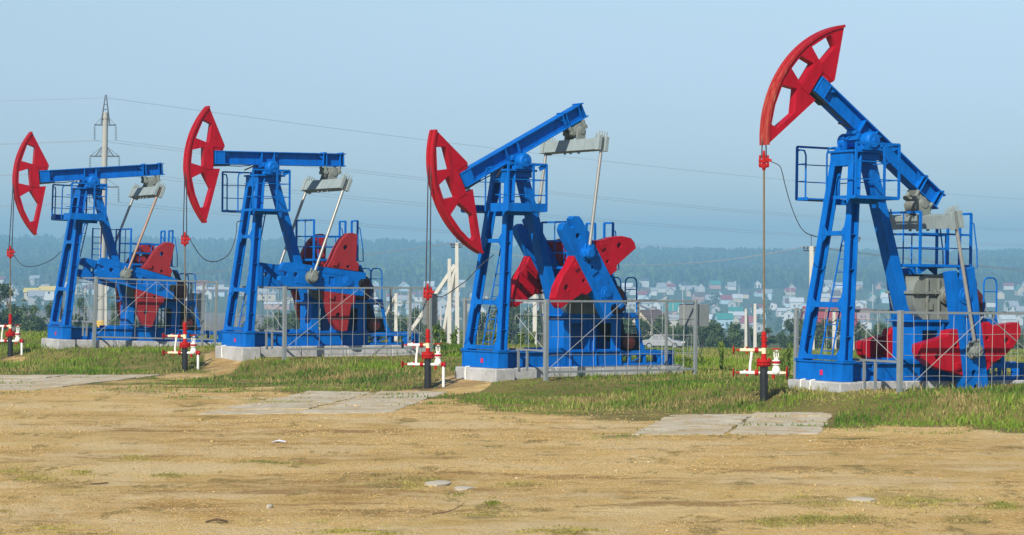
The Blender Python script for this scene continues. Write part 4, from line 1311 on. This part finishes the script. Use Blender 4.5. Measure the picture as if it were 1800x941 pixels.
def build_gravel():
    rg = np.random.default_rng(5)
    n = 230000
    yi = 684 + 268 * rg.random(n) ** 1.15; xi = rg.uniform(-80, 1880, n)
    d = 4000 * CZ / (yi - 470.5); x = (xi - 900) / 4000 * d
    dens = fbm(x * .45 + 11, d * .5, 4) * .6 + fbm(x * 1.7, d * 1.2 + 4, 3) * .4
    k = (rg.random(n) < np.clip((dens - .44) * 8, .03, 1)) & (grass_mask(x, d) < .5)
    x, d = x[k], d[k]; n = len(x)
    z = gz(x, d)
    s = (0.0045 + 0.0085 * rg.random(n) ** 2.2 * (1 + (rg.random(n) > .995) * 2.2)) * np.clip(d / 34, .75, 1.5)
    base = np.array([(1, 0, 0), (-1, 0, 0), (0, 1, 0), (0, -1, 0), (0, 0, 1), (0, 0, -.6)], float)
    F = np.array([(0, 2, 4), (2, 1, 4), (1, 3, 4), (3, 0, 4), (2, 0, 5), (1, 2, 5), (3, 1, 5), (0, 3, 5)])
    a = rg.random(n) * 6.283; ca, sa = np.cos(a)[:, None], np.sin(a)[:, None]
    v = base[None] * (0.7 + .6 * rg.random((n, 6, 1))) * s[:, None, None]
    vx = v[..., 0] * 1.3; vy = v[..., 1]; vz = v[..., 2] * .7
    V = np.stack([vx * ca - vy * sa + x[:, None], vx * sa + vy * ca + d[:, None], vz + z[:, None] + s[:, None] * .25], -1).reshape(-1, 3)
    fa = (np.arange(n)[:, None, None] * 6 + F[None]).reshape(-1, 3)
    c = np.array([0.60, 0.41, 0.17])[None] * (0.55 + .55 * rg.random(n))[:, None]
    pale = (rg.random(n) < .06)[:, None]; c = np.where(pale, np.array([0.66, 0.55, 0.37])[None] * (.8 + .35 * rg.random(n))[:, None], c)
    tag(raw_mesh("gravel", V, fa, M['gravel'], np.repeat(c, 6, 0)), kind='stuff')
build_gravel()

# flat pale stones, litter and a stick on the bare ground
def ground_thing(name, xi, yi, mbf, mat, label, cat, group=None, rz=0):
    d = 4000 * CZ / (yi - 470.5); x = (xi - 900) / 4000 * d
    m = MB(); mbf(m)
    o = m.obj(name, mat, None, 0, loc=(x, d, float(gz(x, d)))); o.rotation_euler = (0, 0, rz)
    return tag(o, label, cat, group)
def flat_stone(a, b, h, seed):
    def f(m):
        rg = random.Random(seed); n = 11
        out = [(a * math.cos(6.283 * i / n) * rg.uniform(.75, 1.1), b * math.sin(6.283 * i / n) * rg.uniform(.75, 1.1)) for i in range(n)]
        base = len(m.v)
        m.v += [(x, y, -.05) for x, y in out] + [(x, y, h * .6) for x, y in out] + [(x * .75, y * .75, h) for x, y in out]
        for r in range(2):
            for i in range(n):
                a0 = base + r * n + i; a1 = base + r * n + (i + 1) % n
                m.f.append((a0, a1, a1 + n, a0 + n))
        m.f.append(tuple(base + 2 * n + i for i in range(n)))
    return f
M['stone'] = plain("pale_limestone", (0.44, 0.39, 0.29), .9, 0, .2, 5, .4)
M['paper'] = plain("crumpled_white_paper", (0.75, 0.76, 0.82), .8, 0, .08, 9)
M['wood'] = plain("dead_wood", (0.10, 0.06, 0.03), .9, 0, .3, 6)
gs = "flat pale stones in the bare soil"
ground_thing("flat_stone", 772, 849, flat_stone(.20, .32, .035, 1), M['stone'], "larger flat pale stone in the bare soil at picture centre left", "stone", gs)
ground_thing("flat_stone", 815, 857, flat_stone(.14, .22, .03, 2), M['stone'], "smaller flat pale stone right of the larger one", "stone", gs)
ground_thing("flat_stone", 1515, 881, flat_stone(.20, .22, .03, 3), M['stone'], "flat pale stone between grass patches at lower right", "stone", gs)
ground_thing("flat_stone", 474, 892, flat_stone(.05, .10, .04, 4), M['stone'], "small pale stone lying alone at lower left", "stone", gs)
ground_thing("paper_scrap", 490, 779, lambda m: m.add([(-.13, -.08, .01), (.0, -.10, .035), (.13, -.07, .008), (.12, .08, .02), (.0, .09, .045), (-.12, .08, .012), (.02, 0, .03)], [(0, 1, 6), (1, 2, 6), (2, 3, 6), (3, 4, 6), (4, 5, 6), (5, 0, 6)]), M['paper'], "crumpled white paper scrap lying on the bare soil", "litter")
ground_thing("dry_stick", 792, 903, lambda m: (m.path([(-.22, -.03, .02), (-.02, 0, .05), (.10, .02, .10), (.17, .03, .16)], [.008, .007, .005, .003], 5), m.path([(.08, .02, .09), (.10, .0, .17)], [.004, .002], 5)), M['wood'], "thin dry forked stick at the bottom centre of the bare ground", "stick", None)
ground_thing("dry_stick", 174, 850, lambda m: m.path([(-.12, 0, .015), (.0, .02, .02), (.12, .05, .03)], .010, 5), M['wood'], "short dark stick on bare soil at lower left", "stick", None)
ground_thing("dry_stick", 381, 919, lambda m: (m.path([(-.13, 0, .02), (.0, .02, .05), (.12, .05, .02)], .014, 5), m.path([(-.02, 0, .04), (.05, -.08, .05)], .008, 5)), M['wood'], "thick dark twig clump near the bottom left", "stick", None)

# ------------------------------------------------------------------ pylon, poles and wires
def pylon():
    d = 240.0
    base = wpt(177, 620, d); base.z = float(gz(base.x, d)) - .3
    top = wpt(185.5, 198, d)
    root = empty("transmission_pylon", base)
    tag(root, "tall concrete transmission pylon with steel arms behind the leftmost pumpjack", "pylon")
    ax = (top - base)
    at = lambda y: ax * ((CZ + (470.5 - y) / 4000 * d - base.z) / ax.z)
    m = MB(); m.path([(0, 0, 0), ax * .5, ax], [.41, .35, .27], 14); m.obj("shaft", plain('old_pylon_concrete', (.36, .35, .31), .9, 0, .15, 1.5), root)
    m = MB(); m.lathe(at(574), (0, 0, 1), [(-.8, .50), (0.6, .50)], 14); m.obj("painted_band", plain("yellow_band", (.65, .42, .08), .6), root)
    m = MB()
    tp = at(167)
    c4 = [Vector((x, y, 0)) for x, y in ((-.42, -.3), (.42, -.3), (.42, .3), (-.42, .3))]
    b0 = at(218)
    for c in c4: m.bar(b0 + c, tp + c * .12, .07, .07)
    for i in range(1, 6):
        q = b0.lerp(tp, i / 6); s = 1 - .88 * i / 6
        for j in range(4): m.bar(q + c4[j] * s, q + c4[(j + 1) % 4] * s, .05, .05)
    m.obj("lattice_peak", M['lattice'], root)
    ends = []
    for y, hw, truss in ((220, 19, 0), (275, 26, 20), (329, 26, 0)):
        m = MB(); c = at(y); w = hw / 4000 * d
        dirv = Vector((1, .12, 0)).normalized()
        m.bar(c - dirv * w, c + dirv * w, .13, .13)
        if truss:
            h = Vector((0, 0, truss / 4000 * d))
            for e in (-1, 1):
                m.bar(c + h, c + dirv * e * w * .62, .11, .11); m.bar(c + h, c + dirv * e * w * .98, .05, .05); m.bar(c + h * .45 + dirv * e * .3, c + dirv * e * w * .36, .06, .06)
        else:
            h = Vector((0, 0, 15 / 4000 * d))
            for e in (-1, 1): m.bar(c + h + dirv * e * .25, c + dirv * e * w * .95, .04, .04)
        m.obj("cross_arm", M['lattice'], root)
        for e in (-1, 1):
            p = c + dirv * e * w * .97
            m = MB()
            L = 27 / 4000 * d
            m.tube(p, p - Vector((0, 0, L)), .02, 5)
            for i in range(8):
                q = p - Vector((0, 0, L * (.12 + .11 * i)))
                m.lathe(q, (0, 0, -1), [(0, .03), (.03, .13), (.06, .13), (.07, .03)], 8)
            m.obj("insulator_string", M['glassins'], root)
            ends.append(base + p - Vector((0, 0, L)))
    return base + at(172), ends
ptop, pends = pylon()

def span(a, b, sag, r, label, group, n=24):
    a, b = Vector(a), Vector(b)
    pts = []
    for i in range(n + 1):
        t = i / n; p = a.lerp(b, t); p.z -= sag * 4 * t * (1 - t); pts.append(p)
    m = MB(); m.path(pts, r * .55, 4)
    tag(m.obj("power_line", M['lineal']), label, "power line", group)
gl = "overhead power lines"
far_top = wpt(2500, 362, 560); 
span(ptop, far_top, 4.6, .030, "topmost earth wire running right from the pylon's lattice peak", gl, 40)
span(ptop, (-150, 262, 3 + (470.5 - 168) / 4000 * 262), 1.0, .030, "topmost earth wire running left from the pylon's lattice peak", gl)
names = ["upper left", "upper right", "middle left", "middle right", "lower left", "lower right"]
for i, e in enumerate(pends):
    fy = [404, 400, 418, 414, 432, 428][i]
    span(e, wpt(2500, fy, 560), 5.0, .026, f"conductor running right from the pylon's {names[i]} insulator", gl, 40)
    span(e, (-150, 258 + i, 3 + (e.z - 3) * (258 + i) / 240 - .2), 1.0, .026, f"conductor running left from the pylon's {names[i]} insulator", gl)

def pole(xi, d, top, base_y, w, label, lean=0, arm=0, struts=(), ins_dark=True):
    """concrete utility pole: square tapered shaft, optional steel arm with pin insulators and leaning struts"""
    b = wpt(xi, base_y, d); b.z = float(gz(b.x, d)) - .2
    root = empty("utility_pole", b)
    tag(root, label, "utility pole", "concrete utility poles")
    t = wpt(xi + lean, top, d) - b
    W = w / 4000 * d
    m = MB()
    m.hexa([(-W / 2, -W / 2, 0), (W / 2, -W / 2, 0), (W / 2, W / 2, 0), (-W / 2, W / 2, 0)], [t + Vector((x * W * .36, y * W * .36, 0)) for x, y in ((-1, -1), (1, -1), (1, 1), (-1, 1))])
    m.obj("shaft", M['concrete_pole'], root, .02)
    for (sx, sy, ex, ey) in struts:
        m = MB(); p0 = wpt(sx, sy, d + .5) - b; p1 = wpt(ex, ey, d + 1.5) - b
        m.bar(p0, p1, W * .8, W * .8); m.obj("strut", M['concrete_pole'], root, .02)
    tips = []
    if arm:
        A = arm / 4000 * d; c = t - Vector((0, 0, 8 / 4000 * d))
        m = MB(); m.bar(c - Vector((A, -.15, 0)), c + Vector((A, .15, 0)), .08, .08); m.tube(t, t + Vector((0, 0, .9)), .03, 6)
        ca = m.obj("cross_arm", M['lattice'], root)
        for e in (-.95, -.5, .5, .95):
            m = MB(); q = c + Vector((A * e, .15 * e, 0)); m.lathe(q, (0, 0, 1), [(0, .02), (.12, .02), (.13, .09), (.30, .08), (.34, .03)], 8)
            m.obj("insulator", M['lattice'], ca); tips.append(b + q + Vector((0, 0, .34)))
    return tips
t1 = pole(1427, 177, 433, 626, 9.5, "tall utility pole with a crossarm behind the rightmost front leg", -1, 14)
t2 = pole(1497, 180, 416, 620, 9, "utility pole with a crossarm hidden behind the rightmost A-frame", 0, 15)
pole(1466, 230, 545, 622, 7, "short utility pole seen inside the rightmost A-frame")
pole(1327, 250, 534, 620, 6, "straight white post beside the long rod at right")
pole(1311, 252, 543, 616, 5, "white post with a leaning strut beyond the right wellhead", 0, 0, [(1312, 552, 1320, 617)])
t3 = pole(804, 180, 427, 604, 8, "tall utility pole with two leaning struts right of the centre wellhead", -1, 10, [(800, 466, 724, 580), (801, 470, 778, 602)])
pole(790, 176, 455, 608, 8, "second upright pole just left of the tall strutted pole")
pole(940, 180, 432, 612, 7.5, "utility pole with a white strut seen behind the raised-tail pumpjack", 0, 0, [(944, 470, 960, 600)])
pole(696, 184, 516, 592, 6.5, "short white post behind the rear of the second fence", 0, 0, [(695, 522, 676, 560)])
pole(186, 210, 480, 590, 5, "thin white post beside the pylon's foot")
for j, (xi, top, by, d, lb) in enumerate([(1200, 503, 540, 1500, "leftmost thin mast among the village roofs at right"), (1264, 575, 590, 700, "short thin post below the village at right"), (1299, 500, 525, 1700, "thin mast left of the long rod in the village"),
        (1389, 500, 530, 1700, "thin mast right of the long rod in the village"), (1534, 500, 530, 1700, "thin mast seen right of the rightmost A-frame"), (775, 540, 590, 600, "thin post left of the tall strutted pole in the village")]):
    b = wpt(xi, by, d); b.z = float(gz(b.x, d))
    m = MB(); m.path([b, wpt(xi, top, d)], [.30 * d / 1500 + .1, .18 * d / 1500 + .05], 6); tag(m.obj("mast", M['concrete_pole']), lb, "mast", "thin masts in the village")
k = 0
for a in t1[:2] + t1[2:]:
    span(a, wpt(2300, 455 + k * 4, 330), 2.0, .022, f"thin conductor running right from the tall crossarm pole, strand {['one','two','three','four'][k]} from the left", gl); k += 1
for i, a in enumerate(t3[:2]):
    span(a, t1[i], 1.6, .022, f"thin conductor between the strutted pole and the crossarm pole, strand {['one','two','three','four'][i]} from the left", gl, 30)
    span(a, wpt(-300, 470 + i * 5, 330), 2.4, .022, f"thin conductor running left from the strutted pole, strand {['one','two','three','four'][i]} from the left", gl, 30)
span(wpt(-200, 510, 150), wpt(760, 520, 190), 1.2, .014, "low dark wire crossing behind the left pumpjacks", gl, 30)
span(wpt(1080, 545, 240), wpt(1327, 541, 250), .6, .02, "low wire from the straight white post to the left", gl)
span(wpt(1327, 541, 250), wpt(1900, 575, 260), 1.0, .02, "low wire from the straight white post to the right", gl)

# ------------------------------------------------------------------ parked car beyond the field
def car():
    d = 232; p = wpt(1166, 600, d); p.z = float(gz(p.x, d))
    root = empty("parked_car", p, (0, 0, R(-14)))
    tag(root, "silver sedan parked beyond the field, seen through the fence at right of centre", "car")
    mb_ = MB()
    low = [(-2.15, .30), (-2.18, .62), (-2.05, .86), (-1.35, .93), (1.05, .90), (1.95, .74), (2.15, .58), (2.12, .28)]
    xz = lambda a, b, v: (a, v, b)
    mb_.prism(low, xz, -.84, .84)
    silver, nt, pb = new_mat("silver_car_paint"); pb.inputs["Base Color"].default_value = (.50, .52, .54, 1); pb.inputs["Metallic"].default_value = 0; pb.inputs["Roughness"].default_value = .55; pb.inputs["Specular IOR Level"].default_value = .2
    f = noise(nt, 2.0, 3); nt.links.new(mix(nt, f, (.24, .25, .26), (.31, .32, .34)), pb.inputs["Base Color"])
    body = mb_.obj("body", silver, root, .06)
    m = MB()
    b = [(-1.42, .92), (1.08, .90)]; t = [(-.85, 1.42), (.25, 1.44)]
    m.hexa([(-1.45, -.78, .90), (1.10, -.78, .90), (1.10, .78, .90), (-1.45, .78, .90)], [(-.85, -.60, 1.44), (.28, -.60, 1.44), (.28, .60, 1.44), (-.85, .60, 1.44)])
    m.obj("roof", silver, body, .05)
    glass = plain("car_glass", (.04, .055, .07), .5, 0, .1)
    for a0, a1, b0, b1 in ((-1.18, -.36, -.84, -.36), (-.28, .78, -.28, .22)):
        for s in (-1, 1):
            m = MB()
            f = lambda a, z, o: (a, s * (.772 - (z - .93) * .345 + o), z)
            q = [(a0, .95), (a1, .95), (b1, 1.36), (b0, 1.36)]
            m.add([f(a, z, -.02) for a, z in q] + [f(a, z, .008) for a, z in q], [(0, 1, 2, 3), (4, 5, 6, 7), (0, 1, 5, 4), (1, 2, 6, 5), (2, 3, 7, 6), (3, 0, 4, 7)])
            m.obj("side_window", glass, body)
    m = MB(); m.hexa([(1.09, -.66, .93), (1.11, -.66, .93), (1.11, .66, .93), (1.09, .66, .93)], [(.34, -.54, 1.41), (.36, -.54, 1.41), (.36, .54, 1.41), (.34, .54, 1.41)]); m.obj("windscreen", glass, body)
    for x in (-1.32, 1.32):
        for s in (-1, 1):
            m = MB(); m.lathe((x, s * .66, .31), (0, s, 0), [(0, .31), (.20, .31)], 18); w = m.obj("wheel", M['black'], root)
            m = MB(); m.lathe((x, s * .861, .31), (0, s, 0), [(0, .20), (.01, .19), (.015, .05)], 14); m.obj("rim", M['galv'], w)
    for s in (-1, 1):
        m = MB(); m.box(1.98, 2.14, s * .62 - .14, s * .62 + .14, .62, .72); m.obj("headlight", M['white'], root)
        m = MB(); m.box(-2.19, -2.10, s * .62 - .12, s * .62 + .12, .66, .80); m.obj("tail_light", M['bright_red'], root)
car()

# ------------------------------------------------------------------ village across the valley
def cm(name, c, r=.8): 
    return plain(name, c, r, 0, .12, .6)
WALLS = {"white": cm("white_plaster", (.56, .56, .54)), "cream": cm("cream_plaster", (.50, .43, .31)), "pink brick": cm("pink_brick", (.45, .27, .22)), "pale blue": cm("pale_blue_plaster", (.42, .55, .62)), "grey": cm("grey_block", (.40, .40, .39))}
ROOFS = {"green": cm("green_roof", (.03, .22, .17), .5), "grey": cm("grey_roof", (.30, .32, .34), .5), "white": cm("pale_metal_roof", (.50, .52, .54), .5), "maroon": cm("maroon_roof", (.26, .05, .06), .5), "brown": cm("brown_roof", (.13, .075, .06), .6), "dark": cm("dark_slate_roof", (.07, .08, .10), .6)}
WIN = plain("window_glass", (.05, .06, .08), .15, 0, .2)
def house(x, y, rz, L, Wd, H, rh, wall, roof, label, group, nwin=2, cat="house", z=None):
    z = (min(float(gz(x + a, y + b)) for a in (-5, 5) for b in (-5, 5)) if z is None else z)
    root = empty("village_house", (x, y, z), (0, 0, rz))
    tag(root, label, cat, group)
    H += .8
    m = MB(); a, b = L / 2, Wd / 2
    m.add([(-a, -b, -2), (a, -b, -2), (a, b, -2), (-a, b, -2), (-a, -b, H), (a, -b, H), (a, b, H), (-a, b, H), (-a, 0, H + rh), (a, 0, H + rh)],
          [(0, 1, 5, 4), (2, 3, 7, 6), (1, 2, 6, 9, 5), (3, 0, 4, 8, 7), (4, 5, 9, 8), (6, 7, 8, 9), (0, 3, 2, 1)])
    m.obj("wall", WALLS[wall], root, smooth=False)
    m = MB(); o = .45
    sl = rh / b
    for s in (-1, 1):
        m.hexa([(-a - o, s * (b + o), H - sl * o + .05), (a + o, s * (b + o), H - sl * o + .05), (a + o, 0, H + rh + .05), (-a - o, 0, H + rh + .05)],
               [(-a - o, s * (b + o), H - sl * o + .25), (a + o, s * (b + o), H - sl * o + .25), (a + o, 0, H + rh + .25), (-a - o, 0, H + rh + .25)])
    rf = m.obj("roof", ROOFS[roof], root, smooth=False)
    if random.random() < .5:
        m = MB(); cx = random.uniform(-.5, .5) * a; m.box(cx - .35, cx + .35, b * .2, b * .2 + .7, H + rh * .5, H + rh + 1.0); m.obj("chimney", WALLS["pink brick"], rf, smooth=False)
    for i in range(nwin):
        m = MB(); cx = -a + L * (i + 1) / (nwin + 1); m.box(cx - .6, cx + .6, -b - .04, -b + .02, 1.7, 3.1); m.obj("window", WIN, root, smooth=False)
    if nwin and abs(math.cos(rz)) < .8:
        for s in (-1, 1):
            m = MB(); m.box(s * a - .04, s * a + .04, -.6, .6, 1.7, 3.1); m.obj("window", WIN, root, smooth=False)
    return root
def village():
    rg = random.Random(42)
    placed = []
    tries = 0
    while len(placed) < 290 and tries < 20000:
        tries += 1
        xi = rg.uniform(-140, 1940)
        d = rg.uniform(1260, 2060)
        if xi < 560 and rg.random() < .62: continue
        if xi < 560: d = rg.uniform(1320, 1980)
        x = (xi - 900) / 4000 * d
        if any(abs(x - a) < 14 and abs(d - b) < 22 for a, b in placed): continue
        placed.append((x, d))
        wall = rg.choice(["white", "white", "white", "cream", "cream", "pink brick", "pale blue", "grey"])
        roof = rg.choice(["green", "grey", "grey", "grey", "white", "white", "maroon", "maroon", "brown", "brown", "dark"])
        big = rg.random() < .14
        L = rg.uniform(6.5, 10) * (1.7 if big else 1); Wd = rg.uniform(5.5, 7.5); H = rg.uniform(2.6, 3.6) * (1.5 if rg.random() < .25 else 1); rh = rg.uniform(1.6, 3.6) * (.5 if big else 1)
        side = "left part" if xi < 600 else "middle" if xi < 1150 else "right part"
        size = "long low" if big else "small" if L < 10 else "broad"
        rz = rg.choice([0, 0, math.pi / 2]) + rg.uniform(-.35, .35)
        lab = f"{size} {wall} house with {roof} roof in {side} of far village"
        house(x, d, rz, L, Wd, H, rh, wall, roof, lab, "houses of the far village", 2 if d < 1700 else 0)
    return placed
placed = village()
# the nearer buildings
def near_house(xi, d, rz, *a, **k):
    x = (xi - 900) / 4000 * d
    return house(x, d, rz, *a, **k)
near_house(1456, 430, .1, 9, 7.5, 2.4, 3.6, "white", "maroon", "white house with a large maroon roof seen inside the rightmost A-frame", "nearer houses", z=CZ - (604 - 470.5) / 4000 * 430)
near_house(1142, 520, .9, 7, 6, 2.6, 2.8, "cream", "brown", "unfinished tan wooden house above the parked car", "nearer houses", z=CZ - (594 - 470.5) / 4000 * 520)
ROOFS["yellow"] = cm("yellow_roof", (.62, .47, .10), .6)
near_house(63, 1250, .3, 8, 7, 2.2, 2.8, "grey", "grey", "grey gabled house between the yellow-roofed ones at far left", "nearer houses", z=CZ - (530 - 470.5) / 4000 * 1250)
near_house(56, 1285, .1, 8, 7, 2.0, 2.0, "cream", "yellow", "low yellow-roofed house left of the grey gable at far left", "nearer houses", z=CZ - (522 - 470.5) / 4000 * 1285)
near_house(84, 1320, .0, 9, 8, 3.0, 2.2, "white", "yellow", "taller white house with yellow roof left of the leftmost front leg", "nearer houses", z=CZ - (522 - 470.5) / 4000 * 1320)
near_house(1690, 760, .2, 13, 7, 2.6, 2.0, "white", "white", "long white shed between the rightmost pumpjack's rear and the bushes", "nearer houses", z=CZ - (596 - 470.5) / 4000 * 760)

def village_trees():
    rg = random.Random(9)
    n = 0
    while n < 280:
        xi = rg.uniform(-140, 1940); d = rg.uniform(1150, 2080)
        x = (xi - 900) / 4000 * d
        if any(abs(x - a) < 9 and abs(d - b) < 8 for a, b in placed): continue
        h = rg.uniform(4, 9) * (1.5 if rg.random() < .1 else 1)
        side = "left part" if xi < 600 else "middle" if xi < 1150 else "right part"
        plant('far', "garden_tree", n % 4, x, d, h, h * rg.uniform(.7, 1.25), f"dark green garden tree between the houses in the {side} of the far village", "tree", "garden trees of the far village")
        n += 1
village_trees()

def forest():
    rg = np.random.default_rng(77)
    n = 15000
    y = 2030 + 1750 * rg.random(n) ** .85
    xi = rg.uniform(-400, 2200, n); x = (xi - 900) / 4000 * y
    z = gz(x, y)
    h = 9 + 8 * rg.random(n); r = h * (.20 + .14 * rg.random(n))
    conif = rg.random(n) < .5
    S_ = 6
    lev = np.where(conif[:, None], np.array([[.05, .35, .68, .86]]), np.array([[.15, .45, .75, .95]]))
    rr = np.where(conif[:, None], np.array([[1.0, .72, .36, .14]]), np.array([[.6, 1.05, .85, .35]]))
    V = []
    ang = np.arange(S_) / S_ * 6.283
    for j in range(4):
        q = r[:, None] * rr[:, j:j + 1] * (0.65 + .7 * rg.random((n, S_)))
        a = ang[None] + rg.random((n, 1)) * 6.283
        V.append(np.stack([x[:, None] + q * np.cos(a), y[:, None] + q * np.sin(a), (z + h * lev[:, j])[:, None] + h[:, None] * .06 * (rg.random((n, S_)) - .5)], -1))
    V.append(np.stack([x, y, z + h], -1)[:, None, :])
    V = np.concatenate(V, 1)        # n, 25, 3
    F = []
    for j in range(3):
        for i in range(S_):
            a0 = j * S_ + i; a1 = j * S_ + (i + 1) % S_
            F += [(a0, a1, a1 + S_), (a0, a1 + S_, a0 + S_)]
    for i in range(S_): F.append((18 + i, 18 + (i + 1) % S_, 24))
    F = np.array(F)
    fa = (np.arange(n)[:, None, None] * 25 + F[None]).reshape(-1, 3)
    c = np.where(conif[:, None], np.array([[.022, .042, .026]]), np.array([[.05, .085, .03]])) * (0.7 + .6 * rg.random(n) ** 1.5)[:, None]
    c = c * (0.55 + 1.0 * fbm(x * .008, y * .004, 3))[:, None]
    tag(raw_mesh("forest", V.reshape(-1, 3), fa, M['forest'], np.repeat(c, 25, 0)), kind='stuff')
forest()

# ------------------------------------------------------------------ haze
def haze():
    m = bpy.data.materials.new("thin_haze"); m.use_nodes = True
    nt = m.node_tree
    nt.nodes.remove(nt.nodes["Principled BSDF"])
    v = nt.nodes.new("ShaderNodeVolumePrincipled")
    v.inputs["Color"].default_value = (0.355, 0.71, 0.97, 1)
    v.inputs["Density"].default_value = 0.00048
    v.inputs["Anisotropy"].default_value = -0.02
    nt.links.new(v.outputs[0], nt.nodes["Material Output"].inputs["Volume"])
    mb_ = MB(); mb_.box(-3700, 3700, -40, 5600, -48, 105)
    tag(mb_.obj("haze", m, smooth=False), kind='stuff')
haze()
